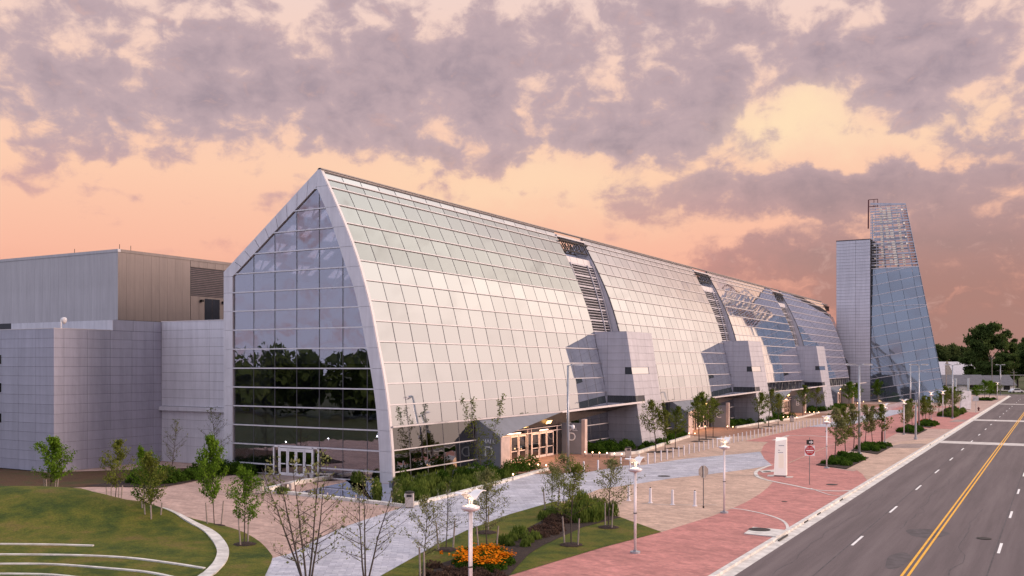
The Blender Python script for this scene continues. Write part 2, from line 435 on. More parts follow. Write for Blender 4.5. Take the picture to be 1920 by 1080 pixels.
leafmat('leaf_far', (.03, .05, .018), (.10, .13, .045), .12)
leafmat('shrub', (.02, .055, .008), (.085, .15, .022), 1.2)
leafmat('reed', (.05, .09, .014), (.17, .22, .05), .7)
leafmat('reed_brown', (.06, .035, .03), (.12, .08, .06), 1.3)
leafmat('petal', (.50, .11, .006), (.80, .26, .012), 4, .2)

m = bpy.data.materials.new('skylight'); m.use_nodes = True; t = m.node_tree; n = NB(t); t.nodes.clear()
a_ = n.n('ShaderNodeBsdfTranslucent'); a_.inputs[0].default_value = (.9, .9, .88, 1); c_ = n.n('ShaderNodeBsdfTransparent'); c_.inputs[0].default_value = (.9, .9, .9, 1)
x_ = n.n('ShaderNodeMixShader'); x_.inputs[0].default_value = .6; t.links.new(a_.outputs[0], x_.inputs[1]); t.links.new(c_.outputs[0], x_.inputs[2])
o_ = n.n('ShaderNodeOutputMaterial'); t.links.new(x_.outputs[0], o_.inputs[0]); M['skylight'] = m
# ------------------------------------------------------------------ ground
def sheet(name, pts, z, m, kind='structure'):
    o = MB().poly([(x, y, z) for x, y in pts]).build(name, M[m]); o['kind'] = kind; return o
def GP(l, h=0): return [G(x, y, h) for x, y in l]
def smooth_line(pts, n=8, closed=False):
    out = []; N_ = len(pts)
    for i in range(N_ if closed else N_-1):
        g = (lambda k: pts[k % N_]) if closed else (lambda k: pts[max(0, min(N_-1, k))])
        p0, p1, p2, p3 = g(i-1), g(i), g(i+1), g(i+2)
        for k in range(n):
            t = k/n
            out.append(tuple(.5*((2*b_)+(-a+c)*t+(2*a-5*b_+4*c-d)*t*t+(-a+3*b_-3*c+d)*t**3) for a, b_, c, d in zip(p0, p1, p2, p3)))
    if not closed: out.append(pts[-1])
    return out
RZ = -.12
sheet('ground', [(-3000, -2500), (3000, -2500), (3000, 4000), (-3000, 4000)], -.40, 'far_grass')
sheet('road', [(-12.88, -60), (.7, -60), (.7, 335), (-12.88, 335)], RZ, 'asphalt')
sheet('cross_road', [(-60, 335), (60, 335), (60, 352), (-60, 352)], RZ+.004, 'asphalt')
KX0, KX1, KX2 = -13.72, -13.45, -12.88        # back of kerb, face of kerb, edge of gutter
sheet('plaza_paving', [(-80, 32), (-52, 6), (KX0, -40), (KX0, 332), (-80, 332)], 0, 'pave_pink')
k = MB()
y = -40.0
while y < 330:
    k.box(KX0, KX1, y, y+2.98, -.3, .025); y += 3.0
k.build('kerb', M['concrete_light'])['kind'] = 'structure'
k = MB(); y = -40.0
while y < 330:
    k.poly([(KX1, y, RZ+.02), (KX2, y, RZ+.006), (KX2, y+2.98, RZ+.006), (KX1, y+2.98, RZ+.02)]); y += 3.0
k.build('gutter', M['concrete_light'])['kind'] = 'structure'
sheet('gutter_joint', [(KX1, -40), (KX2, -40), (KX2, 330), (KX1, 330)], RZ+.002, 'concrete')
k = MB(); k.box(.7, .98, -40, 330, -.3, .02); k.build('far_kerb', M['concrete_light'])['kind'] = 'structure'
sheet('east_verge', [(.98, -60), (60, -60), (60, 335), (.98, 335)], -.005, 'lawn')

def marking(name, x0, x1, y0, y1, m, z=RZ+.004):
    o = MB().poly([(x0, y0, z), (x1, y0, z), (x1, y1, z), (x0, y1, z)]).build(name, M[m]); o['kind'] = 'structure'
for x in (-6.26, -6.00):
    marking('yellow_line', x-.06, x+.06, -20, 330, 'paint_yellow', RZ+.008)
for i in range(-2, 20):
    yc = 54.95+13.07*i
    marking('lane_dash', -9.68, -9.54, yc-1.6, yc+1.6, 'paint_white', RZ+.008)
    yc = 56.4+12.95*i
    marking('lane_dash', -2.79, -2.65, yc-1.6, yc+1.6, 'paint_white', RZ+.008)
marking('road_joint', -9.80, -9.73, -20, 330, 'tar'); marking('road_joint', -2.92, -2.85, -20, 330, 'tar')
marking('crossing_band', -12.86, .68, 128.6, 132.6, 'concrete', RZ+.006)
marking('crossing_band', -12.86, .68, 183.0, 187.5, 'concrete', RZ+.006)
marking('crossing_band', -12.86, .68, 262.0, 266.0, 'concrete', RZ+.006)
for (px, py, rx, ry) in ((1738, 1000, 1.1, 1.6), (1683, 1051, .5, 2.3)):
    x, y = G(px, py, RZ)
    MB().poly([(x+rx*math.cos(a)*(1+.15*math.sin(3*a)), y+ry*math.sin(a), RZ+.005) for a in [i*math.pi/10 for i in range(20)]]).build('tar_patch', M['tar'])['kind'] = 'structure'

rc = random.Random(9)
for (x0, ya_, yb_2) in ((-11.4, 44, 75), (-8.1, 60, 92), (-4.4, 48, 70), (-11.9, 95, 130), (-7.2, 100, 150), (-1.2, 60, 100)):
    k = MB(); x = x0; y = ya_
    while y < yb_2:
        nx_ = x0+(x-x0)*.8+rc.gauss(0, .12); ny = y+1.1; w_ = rc.uniform(.012, .03)
        k.poly([(x-w_, y, RZ+.0045), (x+w_, y, RZ+.0045), (nx_+w_, ny, RZ+.0045), (nx_-w_, ny, RZ+.0045)]); x, y = nx_, ny
    k.build('road_crack', M['tar'])['kind'] = 'structure'
# coloured paving fields, each 4 mm above the other
tan1 = GP([(1240, 998), (1290, 982), (1332, 969), (1372, 954), (1400, 941), (1425, 926), (1440, 914), (1449, 904), (1436, 897), (1417, 887), (1447, 872),
          (1433, 860), (1427, 847), (1432, 835), (1450, 822), (1475, 817), (1555, 820), (1640, 806), (1640, 780), (1500, 784), (1387, 801), (1300, 817), (1195, 850), (1120, 868), (1020, 880),
          (1000, 950), (1040, 942), (1067, 946), (1165, 971)])
sheet('tan_paving', tan1, .004, 'pave_tan')
red1 = GP([(860, 1150), (955, 1080), (1030, 1057), (1130, 1027), (1240, 998)] + [(1290, 982), (1332, 969), (1372, 954), (1400, 941), (1425, 926), (1440, 914), (1449, 904), (1436, 897), (1417, 887), (1447, 872),
          (1433, 860), (1427, 847), (1432, 835), (1450, 822), (1475, 817), (1555, 820), (1611, 838), (1530, 872), (1600, 884), (1607, 882), (1617, 889), (1626, 901)])
ys = G(1626, 901)[1]
red1 += [(KX0, ys-.5), (KX0, 15), (-24, 15)]
sheet('red_paving', red1, .008, 'pave_red')
tan2 = GP([(1607, 882), (1617, 889), (1626, 901)]) + [(KX0, ys-.5), (KX0, 136)] + GP([(1690, 828), (1600, 852), (1530, 872)])
sheet('tan_paving', tan2, .012, 'pave_tan')
sheet('red_paving', [(KX0, 155), (KX0, 212), (-30, 212), (-26, 232), (-36, 232), (-33, 180), (-34, 118), (-29, 118), (-24, 105), (-19, 118), (-20, 155)], .012, 'pave_red')
sheet('red_paving', [(-33, 240), (-18, 240), (-18, 232), (-33, 232)], .016, 'pave_red')
grey = GP([(510, 1047), (545, 1038), (590, 1014), (640, 990), (690, 973), (760, 950), (920, 911), (1010, 885), (1030, 884), (1100, 875), (1207, 872), (1287, 860), (1387, 851), (1425, 847),
           (1433, 860), (1447, 872), (1410, 879), (1325, 890), (1260, 897), (1196, 907), (1125, 917), (1062, 940), (1039, 941), (955, 965), (875, 995), (800, 1032), (715, 1080), (600, 1180), (400, 1180), (497, 1080)])
sheet('grey_path', grey, .012, 'pave_grey')
sheet('grey_path', [(-33.5, 150), (-29.5, 152), (-27.5, 175), (-27, 215), (-31, 215)], .020, 'pave_grey')
# thin light header courses between fields
def ribbon(name, line, w, z0, z1, m, parent=None, kind='structure'):
    k = MB(); n = len(line); L = []
    for i in range(n):
        a = Vector(line[max(0, i-1)]+(0,)); c = Vector(line[min(n-1, i+1)]+(0,)); d = (c-a).normalized()
        nn = Vector((-d.y, d.x, 0)); p = Vector(line[i]+(0,))
        ww = w[i] if isinstance(w, (list, tuple)) else w
        L.append((p+nn*ww/2, p-nn*ww/2))
    for i in range(n-1):
        a0, a1 = L[i]; b0, b1 = L[i+1]
        k.prism([(a0.x, a0.y, z0), (a1.x, a1.y, z0), (b1.x, b1.y, z0), (b0.x, b0.y, z0)], (0, 0, z1-z0))
    o = k.build(name, M[m], parent)
    if kind: o['kind'] = kind
    return o
def flat_ribbon(name, line, w, z, m):
    k = MB(); n = len(line); L = []
    for i in range(n):
        a = Vector(line[max(0, i-1)]+(0,)); c = Vector(line[min(n-1, i+1)]+(0,)); d = (c-a).normalized()
        nn = Vector((-d.y, d.x, 0)); p = Vector(line[i]+(0,)); L.append((p+nn*w/2, p-nn*w/2))
    for i in range(n-1):
        a0, a1 = L[i]; b0, b1 = L[i+1]
        k.poly([(a0.x, a0.y, z), (a1.x, a1.y, z), (b1.x, b1.y, z), (b0.x, b0.y, z)])
    o = k.build(name, M[m]); o['kind'] = 'structure'
flat_ribbon('island_kerb', smooth_line(GP([(1447, 872), (1425, 880), (1417, 887), (1424, 896), (1450, 903), (1490, 911), (1530, 919), (1575, 921), (1605, 919)])), .30, .024, 'concrete_light')
flat_ribbon('island_kerb', smooth_line(GP([(1520, 916), (1555, 928), (1580, 930)])), .12, .028, 'concrete_light')
flat_ribbon('drive_kerb', smooth_line(GP([(1370, 953), (1400, 957), (1440, 966), (1468, 977), (1477, 990), (1470, 1000)])), .18, .020, 'concrete_light')
flat_ribbon('drive_edge', GP([(1204, 944), (1250, 947), (1345, 947)]), .08, .016, 'concrete_light')
flat_ribbon('paving_line', GP([(1447, 872), (1480, 868), (1555, 836), (1640, 812)]), .15, .028, 'pave_tan')
flat_ribbon('paving_line', GP([(1450, 826), (1478, 817), (1520, 817), (1560, 820)]), .5, .032, 'concrete')
# catch basin at the driveway
cb = thing('catch_basin', 'white concrete storm drain slab with round cover at the driveway corner', 'drain', G(1440, 1000)+(0,))
MB().prism([p+(.016,) for p in GP([(1395, 1002), (1412, 990), (1476, 996), (1466, 1004), (1455, 1008)])], (0, 0, .05)).build('slab', M['concrete_light'], cb)
x, y = G(1424, 995); MB().lathe(x, y, [(.62, .068), (.62, .078), (.5, .08)], 20).build('cover', M['iron'], cb)
a, c = Vector(G(1458, 1012)+(0,)), Vector(G(1475, 1001)+(0,)); MB().beam(a+Vector((0.05, 0, -.045)), c+Vector((.05, 0, -.045)), .08, .06).build('inlet', M['steel_dark'], cb)
def cover(px, py, r, lab, h=0.0):
    x, y = G(px, py, h); o = MB().lathe(0, 0, [(r, 0), (r, .012), (r*.86, .014)], 18).build('manhole_cover', M['iron'])
    o.location = (x, y, h+.014); tag(o, lab, 'manhole')
cover(1245, 893, .55, 'dark round manhole cover in the grey paver path left of the glowing post lamps')
cover(1560, 909, .45, 'small dark cover in the red paving right of the do not enter sign')
cover(1471, 941, .2, 'small dark cover in the red driveway paving')
cover(1845, 1010, .38, 'manhole cover in the right lane of the asphalt road', RZ)
k = MB()
for (x, y) in [(-15.5+.0*i, 120+i) for i in range(0, 8)]: pass
sheet('dark_ramp', [(-13.9, 118), (-13.9, 125), (-16.6, 123), (-17.5, 116)], .018, 'pave_brown2')
sheet('dark_ramp', [(-13.9, 176), (-13.9, 183), (-15.6, 183), (-16.0, 174)], .018, 'pave_brown2')
# white letters are not legible: drain slots along the near kerb
k = MB()
for (px, py) in ((1519, 978), (1541, 963), (1583, 937), (1745, 834), (1767, 817)):
    x, y = G(px, py, -.05); k.box(KX1+.002, KX1+.03, y-.5, y+.5, -.1, -.02)
o = k.build('kerb_slot', M['iron']); tag(o, None, None, None, 'structure')

# ------------------------------------------------------------------ lawns and beds
def inside(p, poly):
    x, y = p; r = False; n = len(poly)
    for i in range(n):
        x1, y1 = poly[i]; x2, y2 = poly[(i+1) % n]
        if (y1 > y) != (y2 > y) and x < (x2-x1)*(y-y1)/(y2-y1)+x1: r = not r
    return r
lawn1 = smooth_line(GP([(-60, 948), (0, 943), (60, 941), (110, 943), (180, 952), (260, 967), (330, 972), (400, 982), (450, 996), (485, 1015), (507, 1038), (510, 1050), (497, 1080), (470, 1130)]), 6) + GP([(300, 1300), (-120, 1300), (-300, 1000)])
mound_c = [(G(60, 968), 13, 5.5, 1.15), (G(-80, 985), 14, 8, 1.0), (G(215, 985), 6.0, 3.2, .35)]
def mound(x, y):
    z = 0
    for (c, rx, ry, h) in mound_c:
        u = (x-c[0])*RX+(y-c[1])*RY; v = (x-c[0])*VX+(y-c[1])*VY
        z += h*math.exp(-(u/rx)**2*1.2-(v/ry)**2*1.6)
    return z
def dist_poly(p, poly):
    best = 1e9
    for i in range(len(poly)):
        a = poly[i]; c = poly[(i+1) % len(poly)]
        dx_, dy_ = c[0]-a[0], c[1]-a[1]; L = dx_*dx_+dy_*dy_ or 1e-9
        t = max(0, min(1, ((p[0]-a[0])*dx_+(p[1]-a[1])*dy_)/L))
        best = min(best, math.hypot(p[0]-a[0]-t*dx_, p[1]-a[1]-t*dy_))
    return best
def lawn_z(x, y):
    d = dist_poly((x, y), lawn1)
    return .03 + mound(x, y)*min(1, d/2.2)
import bmesh
def terrain(name, poly, step, zf, m):
    xs = [p[0] for p in poly]; ys = [p[1] for p in poly]
    bm = bmesh.new(); f = bm.faces.new([bm.verts.new((x, y, 0)) for x, y in poly])
    for ax, lo, hi_ in ((0, min(xs), max(xs)), (1, min(ys), max(ys))):
        t = lo+step
        while t < hi_:
            co = Vector((t, 0, 0)) if ax == 0 else Vector((0, t, 0)); no = Vector((1, 0, 0)) if ax == 0 else Vector((0, 1, 0))
            bmesh.ops.bisect_plane(bm, geom=bm.verts[:]+bm.edges[:]+bm.faces[:], plane_co=co, plane_no=no); t += step
    for v in bm.verts: v.co.z = zf(v.co.x, v.co.y)
    bmesh.ops.recalc_face_normals(bm, faces=bm.faces[:])
    me = bpy.data.meshes.new(name); bm.to_mesh(me); bm.free(); me.materials.append(M[m])
    me.polygons.foreach_set('use_smooth', [True]*len(me.polygons))
    if len(me.polygons) and me.polygons[0].normal.z < 0: me.flip_normals()
    o = add(name, me); o['kind'] = 'structure'; return o
terrain('lawn', lawn1, .8, lawn_z, 'lawn')
# seat walls of the grass amphitheatre (curved white concrete)
arc_o = smooth_line(GP([(302, 981), (330, 987), (362, 995), (390, 1003), (408, 1017), (418, 1035), (413, 1055), (395, 1075), (385, 1082), (350, 1110)]), 5)
ww = [.10+.48*min(1, i/18) for i in range(len(arc_o))]
def lift(line, w, top, name, lab):
    t = thing(name, lab, 'retaining wall', line[0]+(0,))
    k = MB(); n = len(line); seg = 0
    for i in range(n-1):
        a = Vector(line[i]+(0,)); c = Vector(line[i+1]+(0,)); d = (c-a).normalized(); nn = Vector((-d.y, d.x, 0))
        wi = w[i] if isinstance(w, list) else w; wj = w[i+1] if isinstance(w, list) else w
        za, zc = lawn_z(a.x, a.y), lawn_z(c.x, c.y)
        k.prism([a+nn*wi/2+Vector((0, 0, za-.1)), a-nn*wi/2+Vector((0, 0, za-.1)), c-nn*wj/2+Vector((0, 0, zc-.1)), c+nn*wj/2+Vector((0, 0, zc-.1))], (0, 0, .1+top))
        seg += 1
        if seg == 5 or i == n-2:
            k.build('kerbstone', M['concrete_light'], t); k = MB(); seg = 0
    return t
lift(arc_o, ww, .07, 'curved_wall', 'pale curved concrete band sweeping round the right side of the lawn')
lift(smooth_line(GP([(-60, 1030), (0, 1029.5), (90, 1029), (175, 1029.5)]), 4), .18, .06, 'seat_wall', 'shortest and farthest pale seat wall step in the lawn')
lift(smooth_line(GP([(-80, 1046), (0, 1044.5), (142, 1045), (240, 1049), (325, 1059), (383, 1068)]), 4), .18, .06, 'seat_wall', 'second pale seat wall step, ending at the curved band')
lift(smooth_line(GP([(-80, 1062), (0, 1060.5), (100, 1061), (200, 1068), (275, 1075), (330, 1086)]), 4), .18, .06, 'seat_wall', 'third pale seat wall step in the lawn')
lift(smooth_line(GP([(-80, 1079), (0, 1078.5), (100, 1080.5), (200, 1092)]), 4), .18, .06, 'seat_wall', 'nearest pale seat wall step at the bottom left corner')

lawn2 = GP([(1039, 941), (955, 965), (875, 995), (800, 1032), (715, 1080), (640, 1140), (760, 1200), (860, 1150), (955, 1080), (1030, 1057), (1130, 1027), (1240, 998), (1165, 971), (1067, 946)])
sheet('lawn', lawn2, .030, 'lawn')
mulch2 = GP([(1165, 971), (1142, 966), (1115, 955), (1080, 955), (1030, 970), (992, 990), (975, 1003), (940, 1023), (880, 1040), (820, 1060), (800, 1085), (800, 1120), (900, 1120), (955, 1080), (975, 1058), (992, 1040), (1018, 1024), (1055, 1007), (1092, 990), (1130, 980)])
sheet('mulch_bed', mulch2, .045, 'mulch')
bank = GP([(-60, 915), (0, 918), (100, 916), (170, 913), (240, 913), (300, 914), (345, 905), (400, 893), (440, 890), (478, 889)]) + [(-57.5, 61.5), (-68, 63.5), (-77.5, 53), (-140, 53)]
sheet('planting_bank', bank, .03, 'bank')
sheet('mulch_bed', GP([(160, 912), (230, 902), (300, 900), (400, 884), (430, 880), (478, 886), (440, 891), (400, 895), (345, 907), (300, 915)]), .045, 'mulch')
wallbed = [(-46.2, 104), (-40.9, 92.5)] + GP([(1195, 851), (1240, 836), (1292, 820)]) + [(-46.3, 125)]
sheet('mulch_bed', wallbed, .045, 'mulch')
wb2 = [(-46.3, 143)] + GP([(1380, 802), (1450, 791), (1505, 783)]) + [(-46.3, 176)]
sheet('mulch_bed', wb2, .045, 'mulch')
wb3 = [(-46.3, 193), (-42, 193), (-41, 226), (-46.3, 226)]
sheet('mulch_bed', wb3, .045, 'mulch')
flat = [(-40.9, 92.3)] + GP([(1195, 851), (1240, 836), (1292, 820)])
ribbon('bed_kerb', flat, .3, 0, .3, 'concrete_light')
ribbon('bed_kerb', GP([(1380, 803), (1450, 791), (1505, 783)])+[(-41, 193)], .3, 0, .28, 'concrete_light')
# entrance aprons
def apron(d):
    sheet('entrance_apron', [(-46.2, 74.9+d), (-44.0, 74.9+d), (-41.2, 71.5+d), (-38.6, 74.2+d), (-36.2, 77+d), (-35.2, 88+d), (-36.6, 91+d), (-40.9, 92.3+d), (-46.2, 92.0+d)], .024, 'pave_brown')
for d in (0, 50.5, 101, 151.5): apron(d)
sheet('door_apron', GP([(478, 889), (497, 923), (560, 906), (640, 894), (665, 884)])+[(-51.4, 61.5), (-60.2, 61.5)], .020, 'pave_brown2')
# pond
pond = GP([(548, 926), (650, 904), (668, 886)])+[(-51.2, 61.9), (-46.4, 61.4), (-46.6, 74.6), (-44.0, 74.6), (-41.4, 71.6)]+GP([(1005, 886), (920, 911), (760, 950), (700, 943), (620, 934)])
sheet('pond_water', pond, .032, 'water')
ribbon('pond_kerb', GP([(497, 924), (548, 927), (620, 935), (700, 944), (760, 951), (840, 932), (920, 911), (1005, 887), (1030, 881)]), .42, 0, .2, 'concrete_light')
ribbon('pond_wall', GP([(499, 922), (560, 907), (640, 895), (668, 887)]), .5, 0, .3, 'concrete_light')
ribbon('pond_kerb', [(-46.0, 61.2), (-46.1, 74.7)], .3, 0, .30, 'fascia')

# ------------------------------------------------------------------ convention hall
rnd = random.Random(4)
PROF = [(-53.8, 25.9), (-52.75, 24.0), (-51.25, 21.15), (-49.87, 18.1), (-48.65, 14.5), (-47.92, 11.5), (-47.42, 9.4), (-47.02, 7.5), (-46.72, 5.6), (-46.56, 4.0), (-46.42, 2.5), (-46.3, 0)]
PS = smooth_line(PROF, 10)
arc = [0]
for i in range(1, len(PS)): arc.append(arc[-1]+math.dist(PS[i], PS[i-1]))
def at_arc(s):
    if s <= 0: return PS[0]
    for i in range(1, len(arc)):
        if arc[i] >= s:
            t = (s-arc[i-1])/(arc[i]-arc[i-1]); return tuple(a+(c-a)*t for a, c in zip(PS[i-1], PS[i]))
    return PS[-1]
def arc_h(h):
    for i in range(1, len(PS)):
        if PS[i][1] <= h:
            t = (PS[i-1][1]-h)/(PS[i-1][1]-PS[i][1]); return arc[i-1]+t*(arc[i]-arc[i-1])
    return arc[-1]
def skinX(h): return at_arc(arc_h(h))[0]
def nrm(s):
    a = at_arc(max(0, s-.3)); c = at_arc(s+.3); d = Vector((c[0]-a[0], 0, c[1]-a[1])).normalized()
    return Vector((-d.z, 0, d.x))
S45 = arc_h(4.52)
ROWS = [.15, .95, 1.8]+[1.8+(S45-1.8)*i/12 for i in range(1, 13)]
LOW = [S45, arc_h(2.62), arc_h(.87), arc_h(.12)]
def tilt(me_v, c, amt, r):
    ax = Vector((r.uniform(-1, 1), r.uniform(-1, 1), r.uniform(-1, 1))).normalized()
    R_ = Matrix.Rotation(math.radians(r.gauss(0, amt)), 3, ax); return R_

HALLS = [(61.9, 'D'), (112.4, 'C'), (162.9, 'B'), (213.4, 'A')]
names = {'D': 'nearest glass hall with pointed glazed gable and lavender frame', 'C': 'second curved glass hall behind the first metal pod',
         'B': 'third curved glass hall mirroring dark shapes', 'A': 'farthest curved glass hall next to the tower'}
root_of = {}
def pane_row(parent, y0, ncol, sa, sb, m, parts, r, name='glass_pane', gap=.055, skip=()):
    pa, pb = at_arc(sa), at_arc(sb); cx, cz = (pa[0]+pb[0])/2, (pa[1]+pb[1])/2
    n_ = nrm((sa+sb)/2); W2 = 1.25-gap
    d = Vector((pb[0]-pa[0], 0, pb[1]-pa[1])); L = d.length/2-gap; d.normalize()
    base = [(-d*L+Vector((0, -W2, 0))), (-d*L+Vector((0, W2, 0))), (d*L+Vector((0, W2, 0))), (d*L+Vector((0, -W2, 0)))]
    if parts:
        k = MB(); k.prism(base, -n_*.04); me = k.mesh('pane', m)
        for i in range(ncol):
            if i in skip: continue
            o = add(name, me, parent, (cx-parent.location.x, y0+2.5*(i+.5)-parent.location.y, cz))
            o.rotation_euler = (math.radians(r.gauss(0, .10)), math.radians(r.gauss(0, .16)), math.radians(r.gauss(0, .16)))
    else:
        k = MB()
        for i in range(ncol):
            if i in skip: continue
            R_ = tilt(None, None, .16, r); c = Vector((cx, y0+2.5*(i+.5), cz)); k.poly([c+R_ @ p for p in base])
        return k
NC = 17
for hi_i, (y0, L_) in enumerate(HALLS):
    d = y0-61.9; y1 = y0+2.5*NC
    r = random.Random(10+hi_i)
    root = thing('glass_hall', names[L_], 'building', (-46.5, y0, 0)); root_of[L_] = root
    parts = hi_i < 2
    allk = MB()
    for ri in range(len(ROWS)-1):
        sa, sb = ROWS[ri], ROWS[ri+1]
        m = M['glass_vision'] if 1 <= ri <= 5 and hi_i == 0 else M['glass_skin']
        kk = pane_row(root, y0, NC, sa, sb, m, parts, r)
        if kk: allk.v, allk.f = allk.v+kk.v, allk.f+[tuple(i+len(allk.v)-len(kk.v) for i in f) for f in kk.f]
    if not parts: allk.build('glass_panes', M['glass_skin'], root, kind='stuff')
    # horizontal glazing bars
    for s in ROWS+LOW[1:3]:
        p = at_arc(s); n_ = nrm(s); c = Vector((p[0], 0, p[1]))+n_*.03
        segs = [(y0+.1, y1)] if s <= S45+.01 else [(y0+.1, y0+13.0), (y0+30.2, y1)]
        for a, e in segs:
            k = MB(); k.beam((c.x, a, c.z), (c.x, e, c.z), .09 if hi_i < 2 else .1, .11, up=(n_.x, 0, n_.z)); k.build('glazing_bar', M['bar_light'], root)
    # vertical ribs behind the joints
    for i in range(NC+1):
        yy = y0+2.5*i; k = MB(); ss_ = [ROWS[0]+(ROWS[-1]-ROWS[0])*j/14 for j in range(15)]
        if i <= 5 or i >= 12: ss_ += [LOW[1], LOW[2], arc[-1]]
        for a, e in zip(ss_[:-1], ss_[1:]):
            pa, pe = at_arc(a), at_arc(e); na = nrm((a+e)/2)
            k.beam(Vector((pa[0], yy, pa[1]))-na*.062, Vector((pe[0], yy, pe[1]))-na*.075, .15, .10, up=(na.x, 0, na.z))
        k.build('rib', M['bar_dark'], root)
    # low dark glazing either side of the entrance
    for a, e in ((y0, 5), (y0+30.0, 5)):
        for j in range(3):
            if parts: pane_row(root, a, e, LOW[j], LOW[j+1], M['glass_low'], True, r)
            else: pane_row(root, a, e, LOW[j], LOW[j+1], M['glass_low'], False, r).build('glass_panes', M['glass_low'], root, kind='stuff')
    if hi_i == 0: pane_row(root, 103.9, 0, LOW[0], LOW[1], M['glass_low'], True, r)
    # ridge cap, west roof slope, west wall
    MB().prism([(-54.05, y0-.15, 25.86), (-53.55, y0-.15, 25.86), (-53.66, y0-.15, 25.98), (-53.94, y0-.15, 25.98)], (0, 50.5+.001*hi_i if hi_i < 3 else 43, 0)).build('ridge_cap', M['ridge'], root)
    RP = lambda u, yy, dz_=0: (-64.9+11*u, yy, 17.75+8.07*u+dz_)
    kr = MB(); ks = MB(); ub_ = [0, .07, .17, .25, .35, .43, .53, .61, .71, .79, .89, 1.0]; yb_ = [y0+.1]
    while yb_[-1] < y0+42: yb_ += [yb_[-1]+2.2, yb_[-1]+5.2]
    yb_ = [min(v, y0+42.5) for v in yb_]
    for iu in range(len(ub_)-1):
        for iy in range(len(yb_)-1):
            if yb_[iy+1]-yb_[iy] < .01: continue
            q4 = [RP(ub_[iu], yb_[iy]), RP(ub_[iu+1], yb_[iy]), RP(ub_[iu+1], yb_[iy+1]), RP(ub_[iu], yb_[iy+1])]
            (ks if (iu % 2 == 1 and iy % 2 == 1) else kr).prism(q4, (0, 0, -.12))
    kr.build('roof', M['interior_wall'], root); ks.build('skylight', M['skylight'], root, kind='stuff')
    MB().prism([(-64.9, y0+.1, 0), (-64.9, y0+.1, 17.7), (-64.7, y0+.1, 17.6), (-64.7, y0+.1, 0)], (0, 42.4, 0)).build('west_wall', M['interior_wall'], root)
    # white skylight panels and trusses seen through the glass
    k = MB(); kt = MB(); kd = MB()
    for j in range(8):
        yy = y0+2.5+5.2*j
        # truss arch
        pts = [at_arc(s) for s in (1, 4, 8, 12, 16, 20, 24)]
        for a, e in zip(pts[:-1], pts[1:]):
            kt.beam((a[0]-1.6, yy, a[1]-.6), (e[0]-1.6, yy, e[1]), .22, .22); kt.beam((a[0]-.5, yy, a[1]-.3), (e[0]-1.6, yy, e[1]), .12, .12)
        kt.beam((-64.5, yy, 16.6), (-54, yy, 24.3), .25, .3)
        for u in (.1, .3, .5, .7, .9):
            kt.beam((-64.5+10.5*u, yy, 16.6+7.7*u), (-64.5+10.5*(u+.08), yy, 17.9+7.9*(u+.08)-.2), .1, .1)
    kt.build('truss', M['interior_white'], root)
    for x, z in ((-52.6, 22.5), (-50.6, 18), (-49.5, 14.5)):
        kd.tube((x, y0+1, z), (x, y1-.5, z), .18, n=8)
    kd.build('duct', M['interior_white'], root)
    # interior: floor slabs and back wall
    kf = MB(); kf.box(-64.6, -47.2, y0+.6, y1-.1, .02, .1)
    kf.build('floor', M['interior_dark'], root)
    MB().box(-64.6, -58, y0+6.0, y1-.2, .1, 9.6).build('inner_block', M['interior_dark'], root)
    MB().box(-58, -52.5, y0+9, y1-.2, 4.4, 4.8).build('mezzanine', M['interior_wall'], root)
    # solid end walls
    prof = [(x, z) for x, z in PS[::4]]+[(-46.3, 0), (-64.9, 0), (-64.9, 17.75)]
    pp = [(x-.02 if x > -53 else x, z-.03 if z > 1 else z) for x, z in prof]
    if hi_i > 0: MB().prism([(x, y0-.02, z) for x, z in pp], (0, .12, 0)).build('end_wall', M['panel_light'], root)
    MB().prism([(x, y1-.05, z) for x, z in pp], (0, .12, 0)).build('end_wall', M['panel_light'], root)
    # ---------------- entrance with folded canopy
    A = Vector((-46.35, 74.95+d, 4.5)); B = Vector((-46.0, 91.4+d, 4.5)); C = Vector((-43.95, 75.1+d, 2.95)); T = Vector((-42.3, 105.6+d, 5.15))
    if hi_i == 3: T = Vector((-42.6, 104.5+d, 5.0))
    I0 = Vector((-46.25, 75.1+d, 3.2)); I1 = Vector((-46.2, 91.9+d, 3.2)); I2 = Vector((-46.3, 104.3+d, 4.0))
    B2 = Vector((-46.55, 104.3+d, 4.52))
    k = MB(); k.poly([A, C, B]); k.build('canopy_fold', M['fascia'], root)
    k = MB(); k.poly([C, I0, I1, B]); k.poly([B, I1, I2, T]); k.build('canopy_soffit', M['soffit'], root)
    k = MB(); k.beam(B, T, .05, .22); k.build('canopy_lip', M['bar_light'], root)
    k = MB(); k.poly([B+Vector((0, 0, .1)), T+Vector((0, 0, .1)), B2+Vector((0, 0, .1))]); k.build('canopy_top', M['fascia'], root)
    k = MB(); k.beam(A+Vector((0, -13, .02)), B+Vector((0, 0, .02)), .10, .13); k.build('sill_bar', M['bar_light'], root)
    # HALL letter wall facing the path (towards -Y), pier and inner wall
    MB().prism([(-46.6, 74.85+d, 0), (-44.02, 74.95+d, 0), (-44.02, 74.95+d, 2.98), (-46.35, 74.85+d, 4.48), (-46.6, 74.85+d, 4.48)], (0, .3, 0)).build('sign_wall', M['hall_wall'], root)
    MB().prism([(-44.018, 74.94+d, 0), (-43.9, 74.94+d, 0), (-43.9, 74.94+d, 2.9), (-44.018, 74.94+d, 2.92)], (0, 1.6, 0)).build('pier', M['pink_pier'], root)
    MB().box(-46.25, -43.85, 91.75+d, 92.1+d, 0, 3.3).build('inner_sign_wall', M['hall_wall'], root)
    MB().box(-43.85, -43.45, 91.6+d, 92.2+d, 0, 3.75).build('pier', M['pink_pier'], root)
